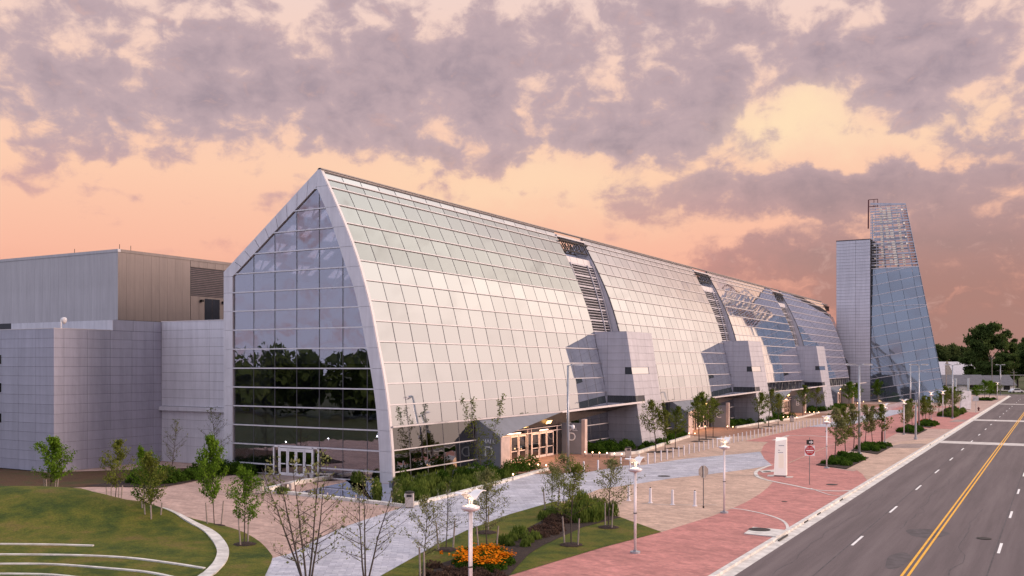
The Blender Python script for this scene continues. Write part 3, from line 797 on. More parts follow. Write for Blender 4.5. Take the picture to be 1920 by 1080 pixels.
    # glazed door wall
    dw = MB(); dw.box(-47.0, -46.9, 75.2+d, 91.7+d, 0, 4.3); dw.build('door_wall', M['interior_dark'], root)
    k = MB(); k.beam((-46.25, 75.2+d, 2.62), (-46.25, 91.7+d, 2.62), .12, .08); k.beam((-46.25, 75.2+d, 3.05), (-46.25, 91.7+d, 3.05), .1, .06)
    for yy in (75.3, 77.3, 84.15, 84.9, 90.6): k.beam((-46.25, yy+d, 0), (-46.25, yy+d, 3.1), .09, .09)
    k.build('door_frame', M['door_pink'], root)
    for gy in (75.4, 84.2):
        g = MB().box(-46.24, -46.22, gy+d, gy+(1.8 if gy < 80 else .65)+d, .05, 3.0); g.build('side_glass', M['glass_low'], root)
    g = MB().box(-46.24, -46.22, 90.7+d, 91.6+d, .05, 3.0); g.build('side_glass', M['glass_low'], root)
    for st in (77.4, 84.95):
        for q_ in range(4 if st < 80 else 3):
            w_ = 1.62; yy = st+q_*w_+d+.06
            k = MB(); e = w_-.12
            k.box(-46.28, -46.2, yy, yy+.12, .03, 2.55); k.box(-46.28, -46.2, yy+e-.12, yy+e, .03, 2.55)
            k.box(-46.28, -46.2, yy+.12, yy+e-.12, .03, .26); k.box(-46.28, -46.2, yy+.12, yy+e-.12, 1.0, 1.08); k.box(-46.28, -46.2, yy+.12, yy+e-.12, 2.42, 2.55)
            dr = k.build('door', M['door_pink'], root)
            MB().box(-46.25, -46.23, yy+.12, yy+e-.12, .26, 2.42).build('pane', M['glass_low'], dr)
            MB().box(-46.18, -46.14, yy+e-.2, yy+e-.16, .95, 1.35).build('handle', M['iron'], dr)
    # lamps in the soffit
    for (u, w_) in ((.03, .6), (.28, 1.0), (.40, 1.0), (.75, 1.1)):
        a = I0.lerp(I1, u); c = C.lerp(B, u); p0 = a.lerp(c, .25); p1 = a.lerp(c, .62)
        n_ = Vector((0, w_, .02))
        k = MB(); dn = Vector((.02, 0, -.03)); k.poly([p0+dn, p1+dn, p1+n_+dn, p0+n_+dn]); k.build('soffit_lamp', M['ceiling_lamp'], root)
    k = MB(); 
    for a_, e_ in ((75.4, 76.8), (79.3, 82.8), (86.8, 88.6)): k.box(-46.3, -46.24, a_+d, e_+d, 2.74, 2.82)
    k.build('tube_light', M['tube_lamp'], root)
    ld = bpy.data.lights.new('entrance_lamp', 'AREA'); ld.energy = 260; ld.color = (1, .58, .30); ld.shape = 'RECTANGLE'; ld.size = 12; ld.size_y = 1.0
    lo_ = bpy.data.objects.new('entrance_lamp', ld); COL.objects.link(lo_); lo_.parent = root
    lo_.location = Vector((-45.2, 83+d, 3.0))-Vector(root.location); lo_.rotation_euler = (0, 0, math.pi/2)

# lettering
def text(name, s, size, loc, rot, m, parent, depth=.03, align='CENTER', sx=1):
    cu = bpy.data.curves.new(name, 'FONT'); cu.body = s; cu.size = size; cu.extrude = depth/2; cu.align_x = align
    t = bpy.data.objects.new('tmp', cu); COL.objects.link(t)
    dg = bpy.context.evaluated_depsgraph_get(); me = bpy.data.meshes.new_from_object(t.evaluated_get(dg))
    bpy.data.objects.remove(t); me.materials.clear(); me.materials.append(M[m])
    for v in me.vertices: v.co.x *= sx
    o = add(name, me, parent); pl = Vector(wloc(parent)) if parent else Vector((0, 0, 0))
    o.location = Vector(loc)-pl; o.rotation_euler = rot; return o
for y0, L_ in HALLS:
    d = y0-61.9; rt = root_of[L_]
    text('lettering', 'HALL', .52, (-45.15, 74.80+d, 2.35), (math.pi/2, 0, 0), 'letter', rt, sx=1.1)
    text('lettering', L_, 1.35, (-45.15, 74.80+d, 1.15), (math.pi/2, 0, 0), 'letter', rt)
    text('lettering', 'HALL', .5, (-45.0, 91.70+d, 2.5), (math.pi/2, 0, 0), 'letter', rt, sx=1.1)
    text('lettering', L_, 1.25, (-45.0, 91.70+d, 1.45), (math.pi/2, 0, 0), 'letter', rt)

# ---------------- glazed gable of the near hall
hd = root_of['D']; Y0 = 61.85
INN = [(-63.85, .1), (-63.85, 17.35), (-54.15, 24.42)] + smooth_line([(-54.15, 24.42), (-53.28, 22.8), (-52.33, 20.85), (-50.95, 17.5), (-50.15, 15.8), (-49.25, 12.55), (-48.46, 9.2), (-47.87, 5.9), (-47.58, 2.5), (-47.47, .1)], 4)[1:]
def clip_poly(poly, clip):
    # clip counter-clockwise in (x,z)
    out = poly
    for i in range(len(clip)):
        a, c = clip[i], clip[(i+1) % len(clip)]; inp = out; out = []
        if not inp: break
        def side(p): return (c[0]-a[0])*(p[1]-a[1])-(c[1]-a[1])*(p[0]-a[0])
        for j in range(len(inp)):
            p, q_ = inp[j-1], inp[j]; sp_, sq = side(p), side(q_)
            if (sp_ >= 0) != (sq >= 0):
                t = sp_/(sp_-sq); out.append((p[0]+(q_[0]-p[0])*t, p[1]+(q_[1]-p[1])*t))
            if sq >= 0: out.append(q_)
    return out
CCW = [(-63.85, .1), (-63.85, 17.35), (-54.1, 24.5), (-53.15, 22.8), (-52.2, 20.85), (-50.8, 17.5), (-50.0, 15.8), (-49.1, 12.55), (-48.33, 9.2), (-47.75, 5.9), (-47.46, 2.5), (-47.35, .1)][::-1]
xs = [-63.85, -61.43, -58.95, -56.45, -53.95, -51.42, -48.88, -46.3]
zs = [.1, .86, 2.54, 4.2, 5.87, 7.53, 9.2, 10.88, 12.57, 14.24, 15.9, 17.55, 19.22, 20.9, 22.6, 24.3, 25]
r = random.Random(7)
for i in range(7):
    for j in range(16):
        if i in (2, 3) and j < 2: continue
        g = .025
        cell = [(xs[i]+g, zs[j]+g), (xs[i+1]-g, zs[j]+g), (xs[i+1]-g, zs[j+1]-g), (xs[i]+g, zs[j+1]-g)]
        pl = clip_poly(cell, CCW)
        if len(pl) < 3: continue
        A_ = abs(sum(pl[k_-1][0]*pl[k_][1]-pl[k_][0]*pl[k_-1][1] for k_ in range(len(pl))))/2
        if A_ < .02: continue
        cx = sum(p[0] for p in pl)/len(pl); cz = sum(p[1] for p in pl)/len(pl)
        me = MB().prism([(x-cx, 0, z-cz) for x, z in pl], (0, .03, 0)).mesh('pane', M['glass_front'])
        add('glass_pane', me, hd, (cx-hd.location.x, Y0+.05-hd.location.y, cz), (math.radians(r.gauss(0, .14)), 0, math.radians(r.gauss(0, .14))))
for z in zs[1:-1]:
    sec = clip_poly([(-66, z-.01), (-44, z-.01), (-44, z+.01), (-66, z+.01)], CCW)
    if len(sec) < 3: continue
    a, e = min(p[0] for p in sec), max(p[0] for p in sec)
    segs = [(a, -59.0), (-53.9, e)] if z < 1 else [(a, e)]
    for a, e in segs: MB().beam((a, Y0-.03, z), (e, Y0-.03, z), .12, .10).build('glazing_bar', M['frame_white'], hd)
for x in xs[1:-1]:
    sec = clip_poly([(x-.01, 0), (x+.01, 0), (x+.01, 26), (x-.01, 26)], CCW)
    if len(sec) < 3: continue
    a, e = min(p[1] for p in sec), max(p[1] for p in sec)
    if x in (-56.45,): a = 2.54
    MB().beam((x, Y0+.11, a), (x, Y0+.11, e), .07, .14, up=(0, 1, 0)).build('rib', M['bar_dark'], hd)
MB().box(-63.8, -47.5, Y0-.02, Y0+.1, 0, .1).build('sill', M['frame_white'], hd)
# frame: outer profile minus inner profile, cut at the bar heights
out_l = [(-64.95, 0), (-64.95, 17.8), (-53.8, 26.0)]
def frame_piece(pts, z0=None):
    MB().prism([(x, Y0-.10, z) for x, z in pts], (0, .30, 0)).build('frame_panel', M['frame_white'], hd)
fz = [0]+zs[1:12]
for a, e in zip(fz[:-1], fz[1:]):
    e2 = min(e, 17.35)
    frame_piece([(-64.95, a+.01), (-63.85, a+.01), (-63.85, e2-.01), (-64.95, e2-.01)])
nsl = 9
for j in range(nsl):
    t0, t1 = j/nsl+.002, (j+1)/nsl-.002
    po = lambda t: (-64.95+(11.15)*t, 17.8+8.2*t); pi = lambda t: (-63.85+9.7*t, 17.35+7.07*t)
    if j == 0:
        frame_piece([(-64.95, 17.36), (-63.85, 17.36), pi(t1), po(t1), (-64.95, 17.8)])
    else: frame_piece([po(t0), pi(t0), pi(t1), po(t1)])
INR = INN[2:]
def innX(z):
    for p, q_ in zip(INR[:-1], INR[1:]):
        if p[1] >= z >= q_[1]:
            t = (p[1]-z)/(p[1]-q_[1]); return p[0]+(q_[0]-p[0])*t
    return INR[-1][0] if z < 1 else -54.15
fz2 = [0, .86, 2.54, 4.2, 5.87, 7.53, 9.2, 10.88, 12.57, 14.24, 15.9, 17.55, 19.22, 20.9, 22.6, 24.42]
for a, e in zip(fz2[:-1], fz2[1:]):
    zz = [a+.01+(e-a-.02)*q_/3 for q_ in range(4)]
    frame_piece([(innX(z), z) for z in zz]+[(skinX(z)+.05, z) for z in zz[::-1]])
frame_piece([(-54.15, 24.43), (skinX(24.43)+.05, 24.43), (-53.75, 26.0), (-53.82, 26.0)])
k = MB(); ss_ = [arc[-1]*j/30 for j in range(31)]
for a, e in zip(ss_[:-1], ss_[1:]):
    pa, pe = at_arc(a), at_arc(e); k.beam((pa[0]+.07, Y0+.1, pa[1]), (pe[0]+.07, Y0+.1, pe[1]), .3, .06, up=(1, 0, .2))
k.build('edge_trim', M['bar_light'], hd)
# gable doors
k = MB(); z1 = 2.52
for x in (-58.95, -58.35, -54.55, -53.95): k.beam((x, Y0-.06, 0), (x, Y0-.06, z1), .12, .12, up=(0, 1, 0))
k.beam((-59.0, Y0-.06, z1-.03), (-53.9, Y0-.06, z1-.03), .12, .14)
k.beam((-58.3, Y0-.06, 2.3), (-54.6, Y0-.06, 2.3), .1, .14); k.build('door_frame', M['door_white'], hd)
for a in (-58.89, -54.49): MB().box(a, a+.46, Y0-.02, Y0, .06, z1-.1).build('side_glass', M['glass_low'], hd)
for i in range(4):
    a = -58.28+.94*i; e = a+.9; k = MB(); y_ = Y0-.1
    k.box(a, a+.13, y_, y_+.05, .04, 2.22); k.box(e-.13, e, y_, y_+.05, .04, 2.22)
    for z_, h_ in ((.04, .24), (.98, .09), (2.1, .12)): k.box(a+.13, e-.13, y_, y_+.05, z_, z_+h_)
    dr = k.build('door', M['door_white'], hd)
    MB().box(a+.13, e-.13, y_+.02, y_+.03, .28, 2.1).build('pane', M['glass_low'], dr)
    MB().box(e-.18 if i % 2 == 0 else a+.14, e-.14 if i % 2 == 0 else a+.18, y_-.05, y_-.01, .9, 1.3).build('handle', M['iron'], dr)
for x, y, z in ((-56.5, 66, 2.9), (-52.6, 68, 3.1), (-51.0, 67, 3.15), (-48.4, 64.5, 3.2), (-61.5, 66, 2.4)):
    MB().lathe(x, y, [(.05, z), (.07, z+.05), (.03, z+.1)], 8).build('ceiling_light', M['down_lamp'], hd)
MB().box(-57.6, -56.5, 66, 66.5, 11.6, 13.4).build('hanging_panel', M['interior_white'], hd)

# ---------------- gaps: trusses, louvre walls and metal pods
def panel_wall(parent, A, B, C, D, us, vs, m, gap=.02, depth=.05, name='panel', skip=None, out=None, joined=False):
    A, B, C, D = map(Vector, (A, B, C, D)); n_ = (B-A).cross(D-A).normalized()
    if out is not None and n_.dot(Vector(out)) < 0: n_ = -n_
    P = lambda u, v: A.lerp(B, u).lerp(D.lerp(C, u), v)
    L1 = (B-A).length; L2 = (D-A).length; pl = Vector(wloc(parent)); kk = MB()
    for i in range(len(us)-1):
        for j in range(len(vs)-1):
            if skip and skip(i, j): continue
            gu, gv = gap/2/L1, gap/2/L2
            q_ = [P(us[i]+gu, vs[j]+gv), P(us[i+1]-gu, vs[j]+gv), P(us[i+1]-gu, vs[j+1]-gv), P(us[i]+gu, vs[j+1]-gv)]
            c = sum(q_, Vector())/4
            if joined: kk.prism(q_, n_*depth); continue
            me = MB().prism([p-c for p in q_], n_*depth).mesh(name, m)
            add(name, me, parent, c-pl)
    if joined: kk.build(name, m, parent, kind='stuff')
def lin_(n): return [i/n for i in range(n+1)]
pod_lab = ['nearest metal clad pod with slot windows between the first two glass halls', 'second metal clad pod between the second and third glass halls', 'third metal clad pod between the third and fourth glass halls']
for gi in range(4):
    d = 50.5*gi; ya = 104.45+d; yb = 112.35+d if gi < 3 else 262-.1
    lv = thing('louvre_bay', ['louvred recess between the first two glass halls', 'louvred recess between the second and third glass halls', 'louvred recess between the third and fourth glass halls', 'louvred recess between the last hall and the tower'][gi], 'louvre wall', (-51, ya, 0))
    top = (-52.45, 22.9); bot = (-49.5, 13.3)
    MB().prism([(-64.9, ya, 0), (-47.6, ya, 0), (-47.6, ya, 9), (bot[0]-.35, ya, bot[1]), (top[0]-.35, ya, top[1]-.4), (-60, ya, 21.3), (-64.9, ya, 17.7)], (0, yb-ya, 0)).build('core', M['backing'], lv)
    # glazed band over the louvres
    nsg = 4
    for j in range(nsg):
        a = ya+.15+(yb-ya-.3)*j/nsg; e = a+(yb-ya-.3)/nsg-.06
        MB().prism([(top[0]+.1, a, top[1]-.75), (top[0]+.1, e, top[1]-.75), (top[0]-.15, e, top[1]), (top[0]-.15, a, top[1])], (-.05, 0, 0)).build('panel', M['bar_light'], lv)
    X_ = lambda z: bot[0]+(top[0]-bot[0])*(z-bot[1])/(top[1]-bot[1]) - .25*math.sin(math.pi*(z-bot[1])/(top[1]-bot[1]))*-1
    nb = 24; k = MB()
    for j in range(nb+1):
        z = bot[1]+.3+(top[1]-1.2-bot[1])*j/nb; big = j % 4 == 0
        MB().beam((X_(z)-.05, ya+.1, z), (X_(z)-.05, yb-.1, z), .16, .20 if big else .07).build('slat', M['louver'], lv)
    for yy in (ya+1.0, yb-2.0, yb-.3):
        k = MB(); zz = [bot[1]+(top[1]-.8-bot[1])*q_/8 for q_ in range(9)]
        for a, e in zip(zz[:-1], zz[1:]): k.beam((X_(a)+.12, yy, a), (X_(e)+.12, yy, e), .14, .1, up=(0, 1, 0))
        k.build('mullion', M['louver'], lv)
    # truss under the ridge
    k = MB()
    for (x, z) in ((-54.6, 25.1), (-54.6, 23.7), (-52.95, 25.1 - .3), (-52.95, 23.7)): k.beam((x, ya, z), (x, yb, z), .13, .13)
    nn_ = 5
    for j in range(nn_):
        a = ya+(yb-ya)*j/nn_; e = ya+(yb-ya)*(j+1)/nn_
        for x in (-54.6, -52.95):
            k.beam((x, a, 23.7), (x, e, 24.9), .09, .09); k.beam((x, a, 24.9), (x, e, 23.7), .09, .09); k.beam((x, a, 23.7), (x, a, 24.9), .08, .08)
        k.beam((-54.6, a, 23.7), (-52.95, e, 23.7), .07, .07)
    k.build('truss', M['steel_dark'], lv)
    MB().prism([(-54.4, ya, 25.75), (-53.3, ya, 25.4), (-53.3, ya, 25.2), (-54.4, ya, 25.2)], (0, yb-ya, 0)).build('ridge_beam', M['bar_light'], lv)
    if gi == 3: continue
    pod = thing('metal_pod', pod_lab[gi], 'building', (-44, ya, 0))
    zt = 13.42; xt, xb = -44.15, -42.1
    xw = -49.2
    MB().prism([(xw, ya+.06, 0), (xb-.07, ya+.06, 0), (xt-.07, ya+.06, zt-.03), (xw, ya+.06, zt-.03)], (0, 7.9-.12, 0)).build('core', M['backing'], pod)
    def xe(z): return xb+(xt-xb)*z/zt
    nv = 16; vs = lin_(nv)
    # camera-side face, columns of panels cut by the slanting corner
    seam = [-49.2, -46.6, -44.35, None]
    for j in range(nv):
        z0, z1_ = zt*vs[j], zt*vs[j+1]
        for ci in range(3):
            if j == 10 and ci == 2: continue
            if j == 6 and ci > 0 and gi < 3: continue
            xa0 = seam[ci]; xa1 = seam[ci]
            e0 = seam[ci+1] if seam[ci+1] is not None else xe(z0); e1 = seam[ci+1] if seam[ci+1] is not None else xe(z1_)
            if ci == 1: e0 = min(e0, xe(z0)); e1 = min(e1, xe(z1_))
            if e0-xa0 < .15 and e1-xa1 < .15: continue
            q_ = [(xa0+.01, z0+.01), (e0-.01, z0+.01), (max(e1-.01, xa1+.02), z1_-.01), (xa1+.01, z1_-.01)]
            cx = sum(p[0] for p in q_)/4; cz = sum(p[1] for p in q_)/4
            me = MB().prism([(x-cx, 0, z-cz) for x, z in q_], (0, .06, 0)).mesh('panel', M['panel_pod'])
            add('panel', me, pod, (cx-pod.location.x, ya-pod.location.y, cz))
    n0 = Vector((1, 0, .15))
    panel_wall(pod, (xb, ya, 0), (xb, ya+7.9, 0), (xt, ya+7.9, zt), (xt, ya, zt), [0, .34, .67, 1], vs, M['panel_pod'], out=-n0, depth=.06, skip=lambda i, j: (j == 10 and i < 2) or (j == 6 and i == 0))
    MB().prism([(xw, ya, zt-.03), (xt, ya, zt-.03), (xt, ya+7.9, zt-.03), (xw, ya+7.9, zt-.03)], (0, 0, .05)).build('cap', M['panel_pod'], pod)
    for (j, a, yl) in ((10, -44.35, 5.25), (6, -46.6, .75)):
        z0, z1_ = zt*vs[j]+.03, zt*vs[j+1]-.03
        w1 = MB().prism([(a+.02, ya+.035, z0), (xe(z0)-.05, ya+.035, z0), (xe(z1_)-.05, ya+.035, z1_), (a+.02, ya+.035, z1_)], (0, .02, 0)).build('window', M['window_dark'], pod)
        w2 = MB().prism([(xe(z0)-.045, ya+.04, z0), (xe(z0)-.045, ya+yl, z0), (xe(z1_)-.045, ya+yl, z1_), (xe(z1_)-.045, ya+.04, z1_)], (-.02, 0, 0)).build('window', M['glass_skin' if j == 10 else 'window_dark'], pod)
        if j == 6:
            k = MB()
            for q_ in range(1, 7): x = a+(xe(z0)-a)*q_/7; k.box(x-.02, x+.02, ya+.01, ya+.03, z0, z1_)
            k.build('window_bar', M['bar_dark'], w1)

# ---------------- metal clad annex on the left
an = thing('metal_annex', 'lavender grey metal panelled annex at the left edge', 'building', (-77, 53.45, 0))
AX, AY, AZ = -77.03, 53.45, 12.7
MB().box(-140, AX-.06, AY+.06, 62, 0, AZ-.05).build('core', M['backing'], an)
MB().box(-140, AX-.06, 59.54, 66.4, 0, 13.72).build('core', M['backing'], an)
nv = 15; step = .84; vs = [0.0]+[ (AZ-step*(nv-i))/AZ for i in range(1, nv)]+[1.0]
nu = 11
panel_wall(an, (AX-2.567*nu, AY, 0), (AX, AY, 0), (AX, AY, AZ), (AX-2.567*nu, AY, AZ), lin_(nu), vs, M['panel_annex'], out=(0, 1, 0), depth=.06)
seam = [53.45, 54.44, 56.81, 59.25, 61.65, 64.14, 66.4]
u_ = [(s-53.45)/12.95 for s in seam]
panel_wall(an, (AX, 53.45, 0), (AX, 66.4, 0), (AX, 66.4, AZ), (AX, 53.45, AZ), u_, vs, M['panel_annex'], out=(-1, 0, 0), depth=.06)
panel_wall(an, (AX, 59.54, AZ+.01), (AX, 66.4, AZ+.01), (AX, 66.4, 13.72), (AX, 59.54, 13.72), [0, .33, .67, 1], [0, 1], M['panel_annex'], out=(-1, 0, 0), depth=.06)
panel_wall(an, (AX-15.6, 59.5, AZ), (AX, 59.5, AZ), (AX, 59.5, 13.72), (AX-15.6, 59.5, 13.72), lin_(6), [0, 1], M['frame_white'], out=(0, 1, 0), depth=.06)
MB().box(-105, AX+.02, AY-.02, AY+.35, AZ, AZ+.06).build('parapet', M['bar_light'], an)
MB().box(AX-.3, AX+.02, AY+.35, 59.4, AZ, AZ+.06).build('parapet', M['bar_light'], an)
k = MB(); k.box(-90.1, -84.0, AY-.03, AY+.02, 8.1, 9.4); k.box(-88, -84.75, AY-.04, AY+.01, 9.2, 10.1)
for z in (10.0, 7.4, 4.6): MB().box(-86.6, -84.7, AY-.03, AY+.03, z-.42, z+.42).build('window', M['window_dark'], an) if z < 11 else None
sc_ = thing('security_camera', 'white dome security camera on a short arm on the annex roof edge', 'camera', (-76.7, 54.2, AZ+.06))
MB().beam((-77.1, 54.2, AZ+.06), (-77.1, 54.2, AZ+.85), .1, .1).beam((-77.1, 54.2, AZ+.85), (-76.3, 53.9, AZ+.95), .1, .1).build('arm', M['sign_white'], sc_)
MB().lathe(-76.25, 53.9, [(.05, AZ+.4), (.2, AZ+.55), (.24, AZ+.75), (.2, AZ+.95), (.05, AZ+1.0)], 12).build('dome', M['sign_white'], sc_, smooth=True)
# lighter wing beside the gable
wg = thing('metal_wing', 'pale panelled wing between the annex and the glass gable', 'building', (-70, 66.5, 0))
LY = 65.1
MB().box(-76.95, -64.96, LY+.06, 100, 0, 13.62).build('core', M['backing'], wg)
v2 = [0.0]+[(5.0-.84*(5-i))/13.7 for i in range(1, 5)]+[5.0/13.7]
vv = [5.45/13.7+(13.7-5.45)/13.7*i/10 for i in range(11)]
panel_wall(wg, (-77.0, LY, 0), (-65.0, LY, 0), (-65.0, LY, 13.7), (-77.0, LY, 13.7), [0, (76.97-73.5)/12, (77-70.34)/12, 1], v2, M['frame_white'], out=(0, 1, 0), depth=.06)
panel_wall(wg, (-77.0, LY, 0), (-65.0, LY, 0), (-65.0, LY, 13.7), (-77.0, LY, 13.7), [0, (77-70.34)/12, 1], vv, M['frame_white'], out=(0, 1, 0), depth=.06)
MB().box(-77.0, -65.0, LY-.35, LY+.05, 5.03, 5.42).build('ledge', M['frame_white'], wg)
MB().box(-77, -65, LY-.04, LY+.3, 13.7, 13.78).build('parapet', M['bar_light'], wg)
# big upper block
ub = thing('upper_block', 'tall windowless grey hall block rising behind the annex', 'building', (-85.4, 66.6, 13.7))
UX, UY = -85.4, 66.6
MB().box(-175, UX-.1, UY+.1, 110, 13, 21.25).build('core', M['backing'], ub)
panel_wall(ub, (UX-42, UY, 14.2), (UX, UY, 14.2), (UX, UY, 21.3), (UX-42, UY, 21.3), lin_(30), [0, 1], M['panel_upper'], out=(0, 1, 0), depth=.1, gap=.012)
nb = 9
panel_wall(ub, (UX, UY, 14.2), (UX, 76.2, 14.2), (UX, 76.2, 21.3), (UX, UY, 21.3), lin_(nb), [0, 1], M['panel_brown'], out=(-1, 0, 0), depth=.1, gap=.014)
panel_wall(ub, (UX, 76.25, 14.2), (UX, 86, 14.2), (UX, 86, 21.3), (UX, 76.25, 21.3), lin_(8), [0, .44, .9, 1], M['panel_brown'], out=(-1, 0, 0), depth=.1, gap=.03, skip=lambda i, j: j == 1)
MB().box(UX-42, UX+.05, UY-.05, UY+.3, 21.3, 21.6).build('parapet', M['panel_upper'], ub)
MB().box(UX-.3, UX+.05, UY+.3, 86, 21.3, 21.6).build('parapet', M['panel_brown'], ub)
MB().box(UX-42, UX+.08, UY-.06, 86, 14.0, 14.19).build('drip_edge', M['bar_dark'], ub)
for j in range(16):
    z = 17.4+3.15*j/15; MB().prism([(UX-.05, 76.35, z), (UX-.05, 86, z), (UX-.16, 86, z+.14), (UX-.16, 76.35, z+.14)], (0, 0, .02)).build('louvre_blade', M['blade_brown'], ub)
for j in range(2):
    MB().box(UX-.02, UX+.03, 78.3+1.15*j, 79.4+1.15*j, 14.2, 17.1).build('door', M['window_dark'], ub)
for y_ in (77.6, 80.9): MB().box(UX, UX+.35, y_, y_+.3, 16.7, 16.95).build('wall_lamp', M['iron'], ub)
k = MB()
for x, y_ in ((-93, 67), (UX, 66.8), (UX, 68.2)): k.beam((x, y_, 21.55), (x, y_, 22.1), .04, .04)
k.build('lightning_rod', M['iron'], ub)

# ---------------- tower
tb = thing('tower_slab', 'tall pale metal slab beside the leaning glass tower', 'building', (-47, 262, 0))
MB().box(-51.15, -42.7, 262.08, 276, 0, 41.9).build('core', M['backing'], tb)
panel_wall(tb, (-51.15, 262, 0), (-42.65, 262, 0), (-42.65, 262, 42), (-51.15, 262, 42), [0, .57, 1], lin_(52), M['panel_light'], out=(0, 1, 0), depth=.08, gap=.05)
MB().box(-51.2, -42.65, 261.9, 276, 42.0, 42.2).build('cap', M['bar_dark'], tb)
tw = thing('glass_tower', 'leaning glass tower with open lattice crown', 'tower', (-33, 262, 0))
tw.rotation_euler = (math.radians(-3.6), 0, 0); tw.location.x = -33.2; tw.scale = (1.03, 1, 1.018)
TY = 262.0
BL, BR, TR, TL = (-42.62, 0), (-24.7, 0), (-34.45, 50.4), (-42.85, 51.2)
quad = [BL, BR, TR, TL]
def onq(z, left):   # x at height z on the left or right edge
    return BL[0]+(TL[0]-BL[0])*z/51.2 if left else BR[0]+(TR[0]-BR[0])*z/50.4
ZS = 34.0
glassq = [BL, BR, (onq(ZS, False), ZS), (onq(ZS, True), ZS)]
ang = math.radians(10.5); e1 = (math.cos(ang), math.sin(ang)); e2 = (-math.sin(ang), math.cos(ang))
cw, chh = 2.9, 2.62
r = random.Random(3)
for i in range(-3, 12):
    for j in range(-3, 16):
        o_ = (-44.2+i*cw*e1[0]+j*chh*e2[0], i*cw*e1[1]+j*chh*e2[1]); g = .03
        cell = [(o_[0]+g*e1[0]+g*e2[0], o_[1]+g), (o_[0]+(cw-g)*e1[0]+g*e2[0], o_[1]+(cw-g)*e1[1]+g), (o_[0]+(cw-g)*e1[0]+(chh-g)*e2[0], o_[1]+(cw-g)*e1[1]+(chh-g)*e2[1]), (o_[0]+g*e1[0]+(chh-g)*e2[0], o_[1]+(chh-g)*e2[1]+g*e1[1])]
        pl = clip_poly(cell, glassq)
        if len(pl) < 3: continue
        A_ = abs(sum(pl[k_-1][0]*pl[k_][1]-pl[k_][0]*pl[k_-1][1] for k_ in range(len(pl))))/2
        if A_ < .15: continue
        cx = sum(p[0] for p in pl)/len(pl); cz = sum(p[1] for p in pl)/len(pl)
        me = MB().prism([(x-cx, 0, z-cz) for x, z in pl], (0, .04, 0)).mesh('pane', M['glass_tower'])
        add('glass_pane', me, tw, (cx+33, 0, cz), (math.radians(r.gauss(0, .2)), 0, math.radians(r.gauss(0, .2))))
def tbar(p, q_, w, m, clipq, nm, yo=-.03):
    L = math.dist(p, q_); dx_ = ((q_[0]-p[0])/L, (q_[1]-p[1])/L); nx = (-dx_[1]*w/2, dx_[0]*w/2)
    pl = clip_poly([(p[0]-nx[0], p[1]-nx[1]), (q_[0]-nx[0], q_[1]-nx[1]), (q_[0]+nx[0], q_[1]+nx[1]), (p[0]+nx[0], p[1]+nx[1])], clipq)
    if len(pl) < 3: return
    MB().prism([(x, TY+yo, z) for x, z in pl], (0, .12, 0)).build(nm, M[m], tw)
for j in range(-3, 17):
    o_ = (-44.2+j*chh*e2[0], j*chh*e2[1]); tbar((o_[0]-20*e1[0], o_[1]-20*e1[1]), (o_[0]+40*e1[0], o_[1]+40*e1[1]), .13, 'bar_light', glassq, 'glazing_bar', -.09)
for i in range(-3, 13):
    o_ = (-44.2+i*cw*e1[0], i*cw*e1[1]); tbar((o_[0]-20*e2[0], o_[1]-20*e2[1]), (o_[0]+60*e2[0], o_[1]+60*e2[1]), .12, 'bar_dark', glassq, 'rib', .05)
for z in (7.6, 24.4): tbar((-60, z), (0, z), .1, 'bar_light', glassq, 'glazing_bar', -.12)
tbar((-60, 33.9), (0, 34.4), .25, 'bar_light', [BL, BR, TR, TL], 'glazing_bar', -.14)
# tower core, floors
MB().prism([(-42.3, TY+3, 0), (-26.5, TY+3, 0), (-33.0, TY+4.5, 33.5), (-42.3, TY+4.5, 33.5)], (0, 14, 0)).build('core', M['fascia'], tw)
k = MB()
for z in range(4, 33, 4): k.box(-42.3, onq(z, False)-.6, TY+.4, TY+3.2, z, z+.35)
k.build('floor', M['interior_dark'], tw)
k = MB()
for (x0, x1, z0, z1_) in ((-38.8, -37.1, 20, 30), (-36.2, -34.9, 19, 31), (-33.9, -32.6, 16.5, 29), (-36.5, -34.7, 8.5, 11.5), (-34.2, -32.8, 8.5, 12), (-31.9, -30.6, 9, 12)):
    k.box(x0, x1, TY+1.2, TY+1.6, z0, z1_)
k.build('inner_panel', M['interior_white'], tw)
MB().prism([(BR[0], TY, 0), (-28.6, TY+18, 0), (-36.4, TY+12, 50), (TR[0], TY, 50.3)], (-.1, 0, 0)).build('side_glass', M['glass_tower'], tw)
# lattice crown: slats, posts, back frame
crown = [(onq(ZS, True), ZS), (onq(ZS, False), ZS), TR, TL]
nz = 22
for j in range(nz+1):
    z = 34.9+(50.2-34.9)*j/nz
    tbar((-50, z), (-20, z+.02), .20 if j % 4 else .42, 'louver', crown, 'lattice_slat', 0)
for u in (0, .14, .29, .43, .57, .71, .86, 1):
    tbar((onq(ZS, True)+u*(onq(ZS, False)-onq(ZS, True)), ZS), (TL[0]+u*(TR[0]-TL[0]), 51), .16, 'louver', crown, 'lattice_post', .12)
k = MB()
for j in range(12):
    z = 35+15*j/11; k.beam((onq(z, True)-.5, TY+9, z), (onq(z, False)-2.2, TY+9, z), .2, .5)
for u in (0, .33, .66, 1):
    k.beam((-43.5+u*10, TY+9, 34), (-43.8+u*7, TY+9, 50), .35, .35)
k.build('back_lattice', M['louver'], tw)
k = MB(); rp_ = random.Random(6)  # cream plates that paint in the bright sky seen through the crown
